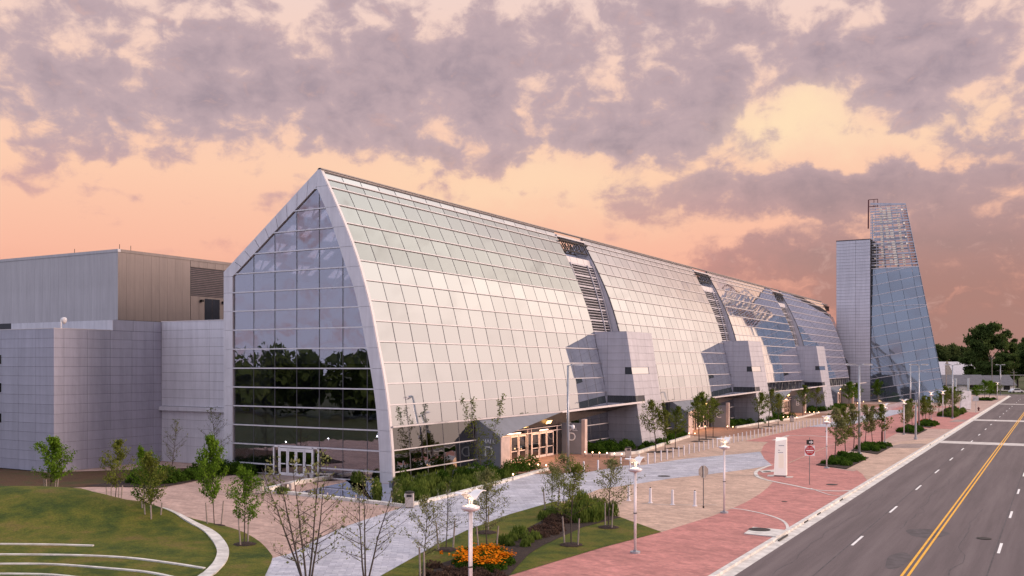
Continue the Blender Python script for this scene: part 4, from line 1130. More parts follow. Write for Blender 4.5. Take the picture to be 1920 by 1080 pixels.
for j, (xc, w_) in enumerate(((-41.7, .5), (-39.9, .7), (-38.3, .9), (-37.2, 1.0), (-35.3, .7), (-34.0, .5))):
    for q_ in range(26):
        z = 34.6+q_*.58
        if rp_.random() < .25 or (j in (0, 5) and q_ % 3): continue
        x = xc+(z-40)*(-.14 if xc > -38.5 else -.05); dxx = w_*.38
        k.prism([(x-dxx, TY-.5, z), (x+dxx, TY-.1, z+.05), (x+dxx, TY-.05, z+.44), (x-dxx, TY-.45, z+.39)], (-.02, .03, 0))
k.build('sky_glint', M['glint_cream'], tw, kind='stuff')
tbar((TL[0], 50.9), (TR[0], 50.1), .5, 'louver', crown, 'crown_rail', -.1)
k = MB()
for z in (50.2, 52.0): k.beam((-43.3, TY, z), (-41.1, TY, z), .14, .14)
for x in (-43.3, -42.0, -41.1): k.beam((x, TY, 50), (x, TY, 52), .14, .14)
k.beam((-43.3, TY, 44.5), (-43.3, TY, 52), .22, .3)
k.build('roof_ladder', M['hydrant'], tw)

# ------------------------------------------------------------------ vegetation
def quads_mesh(name, C, S, mat_, rs, flat=0.0, aspect=1.8, up=None):
    """leaf-sized quads at centres C with sizes S, random attitude"""
    n = len(C); a = rs.normal(size=(n, 3)); 
    if up is not None: a = a*(1-up)+np.array([0, 0, 1.0])*up*2.2
    a /= np.linalg.norm(a, axis=1)[:, None]
    b_ = rs.normal(size=(n, 3)); b_ -= (b_*a).sum(1)[:, None]*a; b_ /= np.linalg.norm(b_, axis=1)[:, None]
    S = np.broadcast_to(S, (n,))[:, None]
    L_ = a*S*aspect/2; W_ = b_*S/2
    V = np.stack([C-L_, C+W_, C+L_, C-W_], 1).reshape(-1, 3).astype('f')
    me = bpy.data.meshes.new(name); me.vertices.add(4*n); me.vertices.foreach_set('co', V.ravel())
    me.loops.add(4*n); me.loops.foreach_set('vertex_index', np.arange(4*n, dtype='i'))
    me.polygons.add(n); me.polygons.foreach_set('loop_start', np.arange(0, 4*n, 4, dtype='i'))
    me.materials.append(M[mat_]); me.update(); me.validate(); return me

def grow(seed, h, clear, spread, nbr, nleaf, lsize, leaf_m, wood_m='bark', multi=1, lean=.05, up=.9, twigs=4, r0=.05):
    """young tree: stem(s), tapering limbs, twigs, leaves gathered on the twigs"""
    r = random.Random(seed); rs = np.random.RandomState(seed); k = MB(); tips = []
    def limb(p, d, L, rad, depth):
        n = 4 if depth == 0 else 3; seg = L/n; q_ = p
        for i in range(n):
            d = (d+Vector((r.gauss(0, .09), r.gauss(0, .09), .02+(.03 if depth else 0)))).normalized()
            e = q_+d*seg; k.tube(q_, e, rad*(1-i/n*.75), rad*(1-(i+1)/n*.75), n=5 if depth == 0 else 4, cap=False)
            if depth > 0: tips.append((q_.lerp(e, r.random()), depth))
            if depth == 1 and twigs:
                for t in range(max(1, twigs//n+1)):
                    a = r.uniform(0, 6.28); dd = (d+Vector((math.cos(a), math.sin(a), r.uniform(-.1, .7)))*.8).normalized()
                    limb(q_.lerp(e, r.random()), dd, L*r.uniform(.3, .5), rad*.4, 2)
            q_ = e
        tips.append((q_, depth)); return q_
    for m_ in range(multi):
        a = 6.28*m_/multi+r.uniform(-.4, .4); out = lean if multi == 1 else r.uniform(.14, .42)
        d = Vector((math.cos(a)*out, math.sin(a)*out, 1)).normalized(); p = Vector((math.cos(a)*.06*(multi > 1), math.sin(a)*.06*(multi > 1), 0)); hh = h*r.uniform(.82, 1) if multi > 1 else h
        n = 9; pts = [p]
        for i in range(n):
            d = (d+Vector((r.gauss(0, .035), r.gauss(0, .035), .03))).normalized(); e = p+d*hh/n
            k.tube(p, e, r0*(1-i/n*.85), r0*(1-(i+1)/n*.85), n=6, cap=False); p = e; pts.append(e)
        tips.append((p, 1))
        for i in range(nbr):
            t = clear+(1-clear)*(i+.5)/nbr; f = t*n; j = min(n-1, int(f)); base = pts[j].lerp(pts[j+1], f-j)
            a = r.uniform(0, 6.28) if multi == 1 else a+r.uniform(-1.6, 1.6)
            v_ = (1-t)/(1-clear); shape = max(.16, min(1, v_*1.45)**.8*(1 if v_ < .8 else .82))
            dd = Vector((math.cos(a), math.sin(a), up*(.35+.9*t*t))).normalized()
            limb(base, dd, spread*shape*r.uniform(.75, 1.15), r0*.42*(1-t*.5), 1)
    C = []
    T = [t for t in tips if t[1] > 0]
    for i in range(nleaf):
        p, dp = T[r.randrange(len(T))]; C.append((p.x+r.gauss(0, .10), p.y+r.gauss(0, .10), p.z+r.gauss(0, .09)))
    wm = k.mesh('trunk', M[wood_m], smooth=True)
    lm = quads_mesh('crown', np.array(C), lsize*(.6+.8*rs.rand(len(C))), leaf_m, rs)
    return wm, lm

TREES = {
 'leafy1': grow(1, 4.8, .27, 1.75, 30, 4600, .09, 'leaf_green', twigs=7),
 'leafy2': grow(2, 4.9, .30, 1.65, 28, 2400, .085, 'leaf_olive', twigs=7),
 'leafy3': grow(3, 5.0, .28, 1.75, 28, 3200, .085, 'leaf_green', twigs=7),
 'airy1': grow(4, 4.6, .30, 1.9, 22, 1500, .07, 'leaf_pale', twigs=6),
 'airy2': grow(5, 4.7, .28, 2.0, 22, 1200, .07, 'leaf_pale', twigs=6),
 'airy3': grow(6, 4.6, .33, 1.85, 22, 1700, .07, 'leaf_olive', twigs=6),
 'bare1': grow(8, 4.7, .28, 1.7, 24, 200, .07, 'leaf_olive', 'bark', twigs=6),
 'birch1': grow(9, 5.0, .18, 1.5, 11, 620, .065, 'leaf_pale', 'bark', multi=5, twigs=5, r0=.042),
 'birch2': grow(10, 4.6, .22, 1.8, 13, 460, .06, 'leaf_pale', 'bark', multi=3, twigs=5, r0=.042),
 'plaza1': grow(11, 4.7, .36, 1.9, 22, 1300, .10, 'leaf_olive', twigs=6, r0=.06),
 'plaza2': grow(12, 5.0, .33, 1.8, 22, 1700, .10, 'leaf_mid', twigs=6, r0=.06),
 'slim1': grow(13, 4.6, .30, 1.25, 20, 1500, .10, 'leaf_pale', twigs=5, r0=.05),
 'slim2': grow(14, 4.9, .32, 1.2, 20, 1700, .10, 'leaf_olive', twigs=5, r0=.05),
 'bamboo': grow(15, 6.8, .15, .9, 28, 1100, .085, 'leaf_olive', 'bark', multi=3, twigs=3, r0=.03),
}
def ring_mesh(rad):
    k = MB(); n = 22; rr = random.Random(1); pr = [(rad*(1+.06*math.sin(3*i)), .004) for i in range(1)]
    vs_ = []
    k.v = [(0, 0, .09)]+[(rad*(1+.08*math.sin(i*2.3))*math.cos(2*math.pi*i/n)*.62, rad*(1+.08*math.sin(i*2.3))*math.sin(2*math.pi*i/n)*.62, .07) for i in range(n)]+[(rad*(1+.08*math.sin(i*2.3))*math.cos(2*math.pi*i/n), rad*(1+.08*math.sin(i*2.3))*math.sin(2*math.pi*i/n), .0) for i in range(n)]
    for i in range(n):
        j = (i+1) % n; k.f.append((0, 1+i, 1+j)); k.f.append((1+i, 1+n+i, 1+n+j, 1+j))
    return k.mesh('mulch_ring', M['mulch'])
RING = ring_mesh(.62)
STK = MB().tube((0, 0, -.05), (.05, .02, 1.45), .045, .04, 6).mesh('stake', M['stake'])
def tree(px, py, top, kind, label, rot=0, h0=None, stakes=0, ring=False, group=None, base=None, z=0, squash=1, grate=False, name='young_tree'):
    x, y = base if base else G(px, py)
    dist_ = x*VX+y*VY; hgt = h0 if h0 else H+(HY-top)/F*dist_-z
    wm, lm = TREES[kind]; zmax = max(v.co.z for v in wm.vertices); s_ = hgt/zmax
    t = thing(name, label, 'tree', (x, y, z), 0, group)
    for nm, me in (('trunk', wm), ('crown', lm)):
        o = add(nm, me, t); o.scale = (s_*squash, s_*squash, s_); o.rotation_euler = (0, 0, rot)
    if ring: add('mulch_ring', RING, t, (0, 0, .02))
    for i in range(stakes):
        a = rot+6.28*i/stakes+.4; add('stake', STK, t, (.42*math.cos(a), .42*math.sin(a), 0), (.06*math.sin(i), .05, a))
    if grate: MB().box(x-.85, x+.85, y-.85, y+.85, .026, .04).build('tree_grate', M['grate'], t)
    return t
lg = lambda px, py: lawn_z(*G(px, py))
tree(95, 941, 820, 'leafy1', 'leftmost young tree, bright green and full, standing on the lawn mound', 0, stakes=4, z=lg(95, 946), squash=1.05)
tree(215, 956, 824, 'leafy2', 'thin olive young tree on the mound edge, second from the left', 1.0, stakes=4, z=lg(215, 956)*.6, squash=.85)
tree(269, 985, 838, 'leafy3', 'green young tree with a slender trunk behind the one with heavy stakes', 2.0, stakes=2, z=.05, ring=True, squash=.75)
tree(286, 993, 848, 'leafy2', 'green young tree held between thick pale stakes on the lawn', 3.0, stakes=3, z=.05, squash=.8)
tree(402, 988, 818, 'leafy1', 'young tree in the farther mulch ring at the lawn edge by the pink paving', 4.0, stakes=2, ring=True, z=.03, squash=.62)
tree(458, 1022, 874, 'leafy3', 'rounded green young tree in the nearer mulch ring right of the curved band', 1.5, stakes=2, ring=True, z=.03, squash=.92)
tree(322, 902, 786, 'bare1', 'almost leafless sapling against the corner of the dark annex wall', 0, squash=.8)
tree(406, 892, 762, 'bare1', 'almost leafless sapling in front of the pale metal wing', 2.2, squash=.8)
tree(576, 1108, 848, 'birch1', 'large many stemmed sparse tree in the foreground, in front of the gable doors', .4, squash=.92)
tree(686, 1100, 880, 'birch2', 'sparse three stemmed tree in the foreground between the large one and the lamp', 1.1, squash=.98)
tree(792, 1092, 930, 'airy2', 'sparse young tree at the bottom edge left of the nearest lamp post', 2.0, stakes=2, squash=.9)
tree(836, 1032, 905, 'bare1', 'nearly bare forked sapling in a mulch ring left of the nearest lamp post', .7, stakes=2, ring=True, z=.03)
tree(911, 1000, 880, 'airy1', 'airy young tree in the mulch ring behind the orange flowers', 1.4, ring=True, stakes=1, z=.03, squash=1.0)
tree(914, 1042, 905, 'airy2', 'airy young tree growing out of the orange flower patch', 3.4, stakes=2, z=.03, squash=1.1)
tree(1034, 957, 872, 'airy3', 'small young tree at the far tip of the grass island', 0.3, ring=True, stakes=2, z=.03)
tree(1058, 966, 850, 'airy1', 'airy young tree among the tall grasses at the far end of the island', 4.4, z=.03)
tree(1071, 1023, 868, 'airy3', 'young tree in a mulch ring near the middle of the island edge', 2.6, ring=True, stakes=2, z=.03, squash=1.05)
tree(1141, 990, 858, 'airy1', 'rightmost young tree of the grass island, left of the second lamp post', 5.2, ring=True, stakes=2, z=.03, squash=1.05)
tree(905, 893, 740, 'bamboo', 'tall thin bushy sapling in the pond planting before the hall D sign wall', 0)
for i, (px, py, tp, kd, lb) in enumerate([
    (1230, 848, 750, 'plaza1', 'nearest tree by the first metal pod, with a forked pale crown'), (1247, 847, 768, 'plaza1', 'second tree in line along the bed kerb beside the first pod'),
    (1266, 841, 762, 'plaza2', 'third tree in line, standing before the hall C sign wall'), (1311, 828, 742, 'plaza2', 'green tree on the left side of the hall C doors'),
    (1324, 824, 735, 'plaza2', 'green tree in the middle before the hall C doors'), (1337, 820, 745, 'plaza2', 'green tree on the right side of the hall C doors'),
    (1422, 803, 736, 'plaza2', 'dark tree left of the second metal pod'), (1441, 800, 730, 'plaza1', 'reddish tree in front of the second metal pod'),
    (1459, 797, 738, 'plaza1', 'tree at the right corner of the second metal pod')]):
    tree(px, py, tp, kd, lb, i*1.3, grate=True, squash=.95)
tree(1505, 782, 722, 'plaza2', 'tree left of the hall B doors', 1, squash=1)
tree(1530, 777, 726, 'plaza1', 'tree right of the hall B doors', 2, squash=1)
tree(1591, 762, 716, 'leafy1', 'dense green tree before the hall A entrance, left one', 1, squash=1.1)
tree(1606, 760, 718, 'leafy3', 'dense green tree before the hall A entrance, right one', 3, squash=1.1)
tree(1646, 754, 712, 'leafy1', 'dark small tree at the foot of the leaning tower', 2, squash=.9)
far_ = {'planter1': [(1565, 866, 766, 'slim1'), (1586, 853, 762, 'slim2'), (1600, 852, 758, 'slim1')],
        'planter2': [(1622, 834, 760, 'slim1'), (1636, 832, 762, 'slim1'), (1654, 832, 758, 'slim2')],
        'planter3': [(1699, 806, 752, 'slim2'), (1711, 803, 748, 'slim2'), (1703, 812, 756, 'slim1')],
        'planter4': [(1729, 797, 745, 'slim2'), (1736, 795, 742, 'plaza2'), (1742, 794, 744, 'slim2')],
        'planter5': [(1772, 778, 724, 'plaza2'), (1779, 780, 730, 'plaza1'), (1790, 775, 726, 'plaza2'), (1760, 776, 738, 'plaza2')],
        'planter6': [(1832, 751, 722, 'leafy1'), (1846, 750, 712, 'leafy3'), (1855, 749, 714, 'leafy1'), (1868, 749, 716, 'leafy2')]}
wh = {'planter1': ['left', 'middle', 'right'], 'planter2': ['left', 'middle', 'right, with a dark red trunk guard'], 'planter3': ['left', 'middle', 'front'], 'planter4': ['left', 'middle', 'right'],
      'planter5': ['second', 'third', 'last', 'leftmost spreading'], 'planter6': ['first', 'second', 'third', 'last']}
pn = {'planter1': 'nearest roadside planter', 'planter2': 'second roadside planter', 'planter3': 'third roadside planter', 'planter4': 'fourth roadside planter, with orange flowers', 'planter5': 'fifth roadside planter of mounded grasses', 'planter6': 'farthest roadside planter by the low white house'}
for pk, l in far_.items():
    for i, (px, py, tp, kd) in enumerate(l):
        tree(px, py, tp, kd, '%s young tree in the %s' % (wh[pk][i], pn[pk]), i*2.1+px, group='young trees in the roadside planters', squash=1.0 if pk < 'planter5' else 1.25)
x, y = G(1654, 832); o = MB().tube((x, y, 0), (x, y, 1.5), .13, .11, 8).build('trunk_guard', M['hydrant']); tag(o, 'dark red guard round the trunk of a sapling in the second planter', 'trunk guard')

# beds: foliage clumps (nobody could count the plants)
def poly_points(poly, n, rs):
    xs_ = [p[0] for p in poly]; ys_ = [p[1] for p in poly]; out = []
    while len(out) < n:
        x = rs.uniform(min(xs_), max(xs_)); y = rs.uniform(min(ys_), max(ys_))
        if inside((x, y), poly): out.append((x, y))
    return out
def clumps(name, label, cat, poly, nclump, per, rad, hgt, size, m, seed, up=None, aspect=1.8, z=.03, pts=None):
    rs = np.random.RandomState(seed); P = pts if pts else poly_points(poly, nclump, rs); C = []; 
    for (x, y) in P:
        s_ = rs.uniform(.6, 1.25); n = int(per*s_)
        a = rs.normal(size=(n, 3)); a /= np.linalg.norm(a, axis=1)[:, None]; a *= (rs.rand(n)**.45)[:, None]
        a[:, 2] = np.abs(a[:, 2]); C.append(np.array([x, y, z])+a*np.array([rad*s_, rad*s_, hgt*s_]))
    C = np.concatenate(C); me = quads_mesh(name, C, size*(.6+.8*rs.rand(len(C))), m, rs, up=up, aspect=aspect)
    o = add(name, me); tag(o, label, cat, None, 'stuff'); return o
def shrink(poly, f=.92):
    cx = sum(p[0] for p in poly)/len(poly); cy = sum(p[1] for p in poly)/len(poly)
    return [(cx+(x-cx)*f, cy+(y-cy)*f) for x, y in poly]
clumps('shrubs', 'dark green shrubs along the foot of the annex and wing', 'shrubs', GP([(240, 906), (300, 898), (345, 895), (400, 884), (478, 884), (440, 889), (400, 892), (345, 902), (300, 911)]), 60, 420, .75, 1.05, .11, 'shrub', 1)
clumps('shrubs', 'low shrubs left of the gable doors', 'shrubs', GP([(436, 884), (478, 890), (480, 893), (442, 889)]), 12, 400, .7, .9, .11, 'shrub', 2)
clumps('hedge', 'green shrubs in the bed between the hall D entrance and the first pod', 'shrubs', shrink([(-46.0, 93), (-45.9, 103.5), (-41.6, 104), (-40.4, 97), (-41.0, 93.4)]), 34, 420, .75, .95, .12, 'shrub', 3)
clumps('hedge', 'green shrubs along the foot of the first pod and hall C', 'shrubs', [(-41.7, 104.5), (-41.9, 113), (-46.0, 113), (-46, 124.5), (-43.4, 123), (-40.6, 107), (-40.3, 99)], 36, 320, .65, .8, .12, 'shrub', 4)
clumps('hedge', 'green shrubs along the foot of the second pod and hall B', 'shrubs', shrink([(-46, 143.5), (-42.6, 143), (-41.0, 160), (-41, 176), (-46, 176)]), 50, 260, .8, .9, .14, 'shrub', 5)
clumps('hedge', 'green shrubs along the foot of the third pod', 'shrubs', shrink([(-46, 193.5), (-42, 193.5), (-41, 226), (-46, 226)]), 60, 200, .9, 1.0, .17, 'shrub', 6)
pondplant = GP([(745, 938), (762, 944), (840, 926), (920, 906), (1000, 882), (960, 880), (900, 893), (880, 880), (800, 895), (745, 905)])
clumps('reeds', 'tall green reeds and rushes filling the right part of the pond', 'reeds', pondplant, 100, 170, .45, .62, .06, 'reed', 7, up=.75, aspect=5)
clumps('reeds', 'bushy water plants at the corner column of the gable', 'reeds', None, 0, 420, .42, 1.2, .06, 'reed', 8, up=.55, aspect=4, pts=[G(757, 912), G(764, 918), G(750, 930), G(742, 934), G(705, 930), G(708, 922), G(672, 906), G(680, 908), G(664, 903)])
clumps('water_plants', 'dark leafy plants beside the hall D sign wall', 'shrubs', None, 0, 600, .8, 1.2, .10, 'shrub', 9, pts=[G(880, 892), G(893, 898), G(915, 893), G(940, 896), G(955, 889), G(862, 898), G(830, 902), G(975, 884), G(995, 881)])
clumps('reeds', 'small green tuft at the left corner of the pond', 'reeds', None, 0, 300, .45, .4, .06, 'reed', 10, up=.5, aspect=4, pts=[G(525, 925), G(532, 926), G(510, 916)])
clumps('tall_grass', 'tall green grasses at the far end of the island bed', 'grass', GP([(1060, 972), (1085, 950), (1120, 955), (1150, 967), (1130, 975), (1080, 985)]), 46, 420, .45, .95, .05, 'reed', 11, up=.7, aspect=6, z=.05)
clumps('tall_grass', 'tufts of grass in the middle of the island bed', 'grass', None, 0, 420, .5, .55, .05, 'reed', 12, up=.65, aspect=5, z=.05, pts=[G(*p) for p in ((960, 1015), (975, 1010), (990, 1018), (1003, 1012), (985, 1026), (955, 1024), (1020, 975), (1035, 968), (945, 1022))])
clumps('ground_cover', 'brownish low plants in the island bed', 'ground cover', GP([(1000, 995), (1040, 968), (1075, 975), (1070, 990), (1020, 1012), (990, 1008)]), 60, 160, .35, .28, .06, 'reed_brown', 13, z=.05)
clumps('ground_cover', 'brownish low plants at the bottom edge around the orange flowers', 'ground cover', GP([(800, 1062), (850, 1066), (930, 1072), (950, 1085), (900, 1110), (800, 1110)]), 60, 200, .35, .3, .06, 'reed_brown', 14, z=.05)
rs0 = np.random.RandomState(5); fc = G(905, 1058)
fp = [(fc[0]+RX*u+VX*v, fc[1]+RY*u+VY*v) for u, v in [(1.3*math.sqrt(rs0.rand())*math.cos(t)*1.0, 2.3*math.sqrt(rs0.rand())*math.sin(t)) for t in rs0.uniform(0, 6.28, 90)]]
clumps('flower_leaves', 'green leaves under the orange flowers', 'flowers', None, 0, 300, .35, .45, .06, 'shrub', 15, pts=fp, z=.05)
# daisies: separate petalled flower heads
rs1 = np.random.RandomState(8); k = MB()
for i in range(1150):
    px_, py_ = fp[rs1.randint(len(fp))]; x = px_+rs1.normal()*.22; y = py_+rs1.normal()*.22
    z = .42+rs1.rand()*.16; s_ = .04+.03*rs1.rand(); tx, ty = rs1.normal()*.3, rs1.normal()*.3
    k.poly([(x+s_*math.cos(a), y+s_*math.sin(a), z+s_*(tx*math.cos(a)+ty*math.sin(a))) for a in [j*1.257 for j in range(5)]])
o = k.build('flower_patch', M['petal']); tag(o, 'patch of orange flowers behind the nearest lamp post', 'flowers', None, 'stuff')
clumps('flower_patch', 'single small clump of orange flowers left of the big patch', 'flowers', None, 0, 60, .14, .25, .05, 'petal', 16, pts=[G(827, 1046)], z=.2)

# roadside planters
plq = {'planter1': [(1530, 872.5), (1587, 880), (1629, 859), (1580, 850)], 'planter2': [(1596, 845), (1645, 852.5), (1674, 837), (1630, 829)],
       'planter3': [(1681, 811), (1720, 815), (1739, 806), (1702, 801)], 'planter4': [(1715, 799), (1744, 802.5), (1763, 795), (1735, 791)],
       'planter5': [(1757, 781), (1790, 784), (1815, 772), (1782, 769)], 'planter6': [(1824, 751), (1859, 752), (1872, 748), (1838, 747.5)]}
for pk, q_ in plq.items():
    pts = GP(q_); t = thing('roadside_planter', 'mulched square bed, the %s' % pn[pk], 'planter', pts[0]+(0,))
    MB().prism([p+(.02,) for p in pts], (0, 0, .05)).build('mulch', M['mulch'], t)
    i_ = list(plq).index(pk); rs = np.random.RandomState(40+i_)
    if pk == 'planter5':
        P_ = [(x, y) for x, y in poly_points(shrink(pts, .9), 30, rs)]; n_, hh, mm = 420, .9, 'reed'
    else:
        P_ = poly_points(shrink(pts, .78), 34, rs); n_, hh, mm = 260, .5, 'shrub'
    C = []
    for (x, y) in P_:
        a = rs.normal(size=(n_, 3)); a /= np.linalg.norm(a, axis=1)[:, None]; a *= (rs.rand(n_)**.45)[:, None]; a[:, 2] = np.abs(a[:, 2])
        C.append(np.array([x, y, .05])+a*np.array([.55, .55, hh])*rs.uniform(.7, 1.2))
    C = np.concatenate(C); me = quads_mesh('plants', C-np.array(pts[0]+(0,)), .09 if i_ < 2 else .16, mm, rs, up=.4, aspect=3)
    o = add('plants', me, t); o['kind'] = 'stuff'
clumps('flower_patch', 'orange flowers at the back of the fourth roadside planter', 'flowers', None, 0, 160, .5, .6, .12, 'petal', 17, pts=[G(1722, 797), G(1729, 795), G(1736, 793)], z=.2)

# ------------------------------------------------------------------ lamps
def dove_lamp():
    t = thing('post_lamp', 'x', 'street lamp')
    k = MB(); k.lathe(0, 0, [(.26, 0), (.26, .09), (.10, .10), (.10, .16)], 16); k.build('base', M['pole_grey'], t, local=True)
    k = MB()
    for sx in (-.045, .045): k.tube((sx, 0, .12), (sx*1.2, 0, 4.1), .042, .04, 10)
    k.build('pole', M['pole_white'], t, smooth=True, local=True)
    MB().tube((0, 0, 2.0), (0, 0, 2.04), .10, n=10).build('collar', M['iron'], t, local=True)
    MB().lathe(0, 0, [(.07, 4.06), (.28, 4.12), (.35, 4.18), (.36, 4.25), (.29, 4.28), (.10, 4.26)], 20).build('lamp_dish', M['pole_white'], t, smooth=True, local=True)
    MB().lathe(0, 0, [(.20, 4.275), (.16, 4.30), (.05, 4.32)], 16).build('lens', M['lamp_head'], t, local=True)
    k = MB()
    for s_ in (-1, 1): k.tube((s_*.06, 0, 4.28), (s_*.14, 0, 4.62), .03, .025, 6)
    k.tube((0, .07, 4.28), (0, 0, 4.6), .025, n=6); k.build('bracket', M['bar_light'], t, local=True)
    for s_ in (-1, 1):
        k = MB(); n = 8; prev = None
        for i in range(n+1):
            u = i/n; x = s_*(.04+.64*u); z = 4.56+.30*math.sin(u*math.pi*.62)-.04*u; w_ = .25-.08*u
            cur = [(x, -w_, z), (x, w_, z), (x, w_, z-.03), (x, -w_, z-.03)]
            if prev:
                kk = len(k.v); k.v += prev+cur
                for a, c_ in ((0, 1), (1, 2), (2, 3), (3, 0)): k.f.append((kk+a, kk+c_, kk+4+c_, kk+4+a))
            prev = cur
        k.f.append(tuple(len(k.v)-4+i for i in range(4))); k.build('reflector_wing', M['sign_white'], t, local=True)
    ld = bpy.data.lights.new('lamp_light', 'POINT'); ld.energy = 16; ld.color = (1, .72, .45); ld.shadow_soft_size = .22
    lo = bpy.data.objects.new('lamp_light', ld); COL.objects.link(lo); lo.parent = t; lo.location = (0, 0, 4.50)
    return t
p0 = dove_lamp(); first = True
for i, (px, py, lb) in enumerate([(882, 1165, 'nearest white post lamp with curved reflector wings, beside the orange flowers'), (1191, 1037, 'second nearest post lamp, at the right tip of the grass island'),
        (1358, 962, 'third post lamp, right of the grey sign back'), (1550, 878, 'post lamp at the corner of the first roadside planter'), (1659, 830, 'post lamp beside the second roadside planter'),
        (1695, 814.5, 'post lamp left of the third roadside planter'), (1746, 786, 'post lamp in front of the right edge of the tower'), (1768, 782, 'post lamp in the planter of mounded grasses'), (1870, 750, 'farthest post lamp by the last roadside planter')]):
    t = p0 if first else copy_tree(p0); first = False
    t.location = G(px, py)+(0,); t['label'] = lb; t['group'] = 'white post lamps with reflector wings'; t.rotation_euler = (0, 0, TH+(.85 if i < 4 else .3))
def tall(arms):
    t = thing('tall_lamp', 'x', 'street lamp')
    MB().lathe(0, 0, [(.30, 0), (.30, .1), (.13, .14)], 12).build('base', M['pole_grey'], t, local=True)
    MB().tube((0, 0, .1), (0, 0, 9.45), .135, .10, 12).build('pole', M['pole_grey'], t, smooth=True, local=True)
    for s_ in arms:
        MB().beam((0, 0, 9.42), (s_*.45, 0, 9.5), .07, .08).build('arm', M['head_grey'], t, local=True)
        MB().prism([(s_*.35, -.22, 9.46), (s_*.45, -.24, 9.62), (s_*1.25, -.22, 9.64), (s_*1.42, -.15, 9.50), (s_*1.3, -.2, 9.44)], (0, .42, 0)).build('lamp_head', M['head_grey'], t, local=True)
    return t
ts = tall([1]); td = tall([-1, 1])
tl = 'tall grey street lamps'
ts.location = G(1065, 882)+(0,); ts.rotation_euler = (0, 0, TH); ts['label'] = 'nearest tall grey lamp with a single head, before the hall D doors'; ts['group'] = tl
for i, (px, py, src, lb) in enumerate([(1611, 851, td, 'tall grey lamp with two heads by the second roadside planter'), (1723, 802, td, 'tall grey lamp with two heads in front of the tower glass'),
                              (1707, 783, ts, 'tall lamp with a single head, half hidden behind the twin headed one at the tower'), (1786, 785, td, 'tall twin headed lamp by the grass planter right of the tower'), (1876, 741, td, 'farthest tall lamp by the low white house')]):
    t = td if i == 0 else copy_tree(src); t.location = G(px, py)+(0,); t.rotation_euler = (0, 0, TH); t['label'] = lb; t['group'] = tl
x, y = G(1717, 824); t = thing('grey_post', 'plain grey post without a lamp, left of the third roadside planter', 'post', (x, y, 0))
MB().lathe(0, 0, [(.22, 0), (.22, .3), (.13, .32), (.12, 4.3), (.05, 4.36)], 12).build('shaft', M['pole_grey'], t, local=True)
# security dome on the nearest tall pole
x, y = G(1065, 882); t = thing('dome_camera', 'white dome camera on a bracket of the nearest tall lamp', 'camera', (x, y, 3.9))
MB().beam((0, 0, .1), (RX*.4, RY*.4, .12), .08, .08).build('bracket', M['sign_white'], t, local=True)
k = MB(); k.lathe(RX*.45, RY*.45, [(.04, -.2), (.14, -.14), (.17, 0), (.14, .14), (.05, .2)], 12); k.build('dome', M['sign_white'], t, local=True, smooth=True)

# bollards in a row
bm_ = MB().lathe(0, 0, [(.075, 0), (.075, 1.0), (.06, 1.03), (.02, 1.04)], 12)
bmesh_ = bm_.mesh('bollard', M['metal_bollard'], smooth=False)
cnt = 0
def bollard(x, y, lab, grp):
    o = add('bollard', bmesh_, None, (x, y, .02)); tag(o, lab, 'bollard', grp)
line = [(-36.3, 75.8), (-35.0, 79.0), (-34.1, 86.4), (-34.15, 95), (-34.5, 114), (-34.2, 129.6), (-33.7, 146), (-32.7, 156), (-31.9, 172), (-31.3, 200), (-31.2, 235), (-29.5, 252), (-24.5, 257)]
dl = .3; pos_ = []
for a, e in zip(line[:-1], line[1:]):
    L = math.dist(a, e)
    while dl < L:
        u = dl/L; pos_.append((a[0]+(e[0]-a[0])*u, a[1]+(e[1]-a[1])*u)); dl += 1.7
    dl -= L
def nth(n): return '%d%s' % (n, 'th' if 10 <= n % 100 <= 20 else {1: 'st', 2: 'nd', 3: 'rd'}.get(n % 10, 'th'))
for i_, (x, y) in enumerate(pos_): bollard(x, y, 'slim grey metal bollard, %s from the near end of the long forecourt row' % nth(i_+1), 'bollards in the long forecourt row')
for i, (px, py) in enumerate([(1179, 939), (1219.5, 943), (1261, 946.5), (1303, 949)]):
    x, y = G(px, py); t = thing('removable_bollard', ['leftmost, half hidden by the second lamp post', 'with a dark lock, second from the left', 'without a lock, third from the left', 'rightmost, next to the sign back'][i]+', thick pale bollard in the tan paving', 'bollard', (x, y, 0), 0, 'thick pale bollards in the tan paving')
    MB().lathe(0, 0, [(.17, 0), (.17, .04), (.10, .06), (.085, .98), (.05, 1.02)], 12).build('post', M['metal_bollard'], t, local=True)
    if i != 2: MB().lathe(0, 0, [(.04, 1.02), (.05, 1.06), (.02, 1.09)], 8).build('lock', M['iron'], t, local=True)
# rail between two bollards
a, e = pos_[9], pos_[11]
for i, x in enumerate(()): pass

# small glowing globe posts around the entrances and pond
gp_ = thing('globe_light', 'x', 'path light')
MB().tube((0, 0, 0), (0, 0, .42), .028, n=6).build('stem', M['bar_dark'], gp_, local=True)
MB().lathe(0, 0, [(.02, .42), (.05, .45), (.062, .50), (.05, .55), (.02, .57)], 10).build('globe', M['lamp_warm'], gp_, local=True, smooth=True)
gl = [(947, 877), (962, 879), (978, 879.5), (993, 881), (1009, 882), (1024, 883), (962, 901)]
gl2 = [(1097, 857), (1111, 857.5), (1124, 858.5), (1138, 859), (1152, 860), (1166, 861)]
gl3 = [(1292, 820), (1303, 820), (1311, 806), (1322, 806), (1364, 806), (1374, 807)]
gl4 = [(1469, 787), (1477, 787), (1486, 787), (1494, 788), (1510, 778), (1518, 778), (1526, 778), (1535, 778)]
gl5 = [(1574, 765), (1581, 764), (1608, 760), (1619, 757)]
first = True
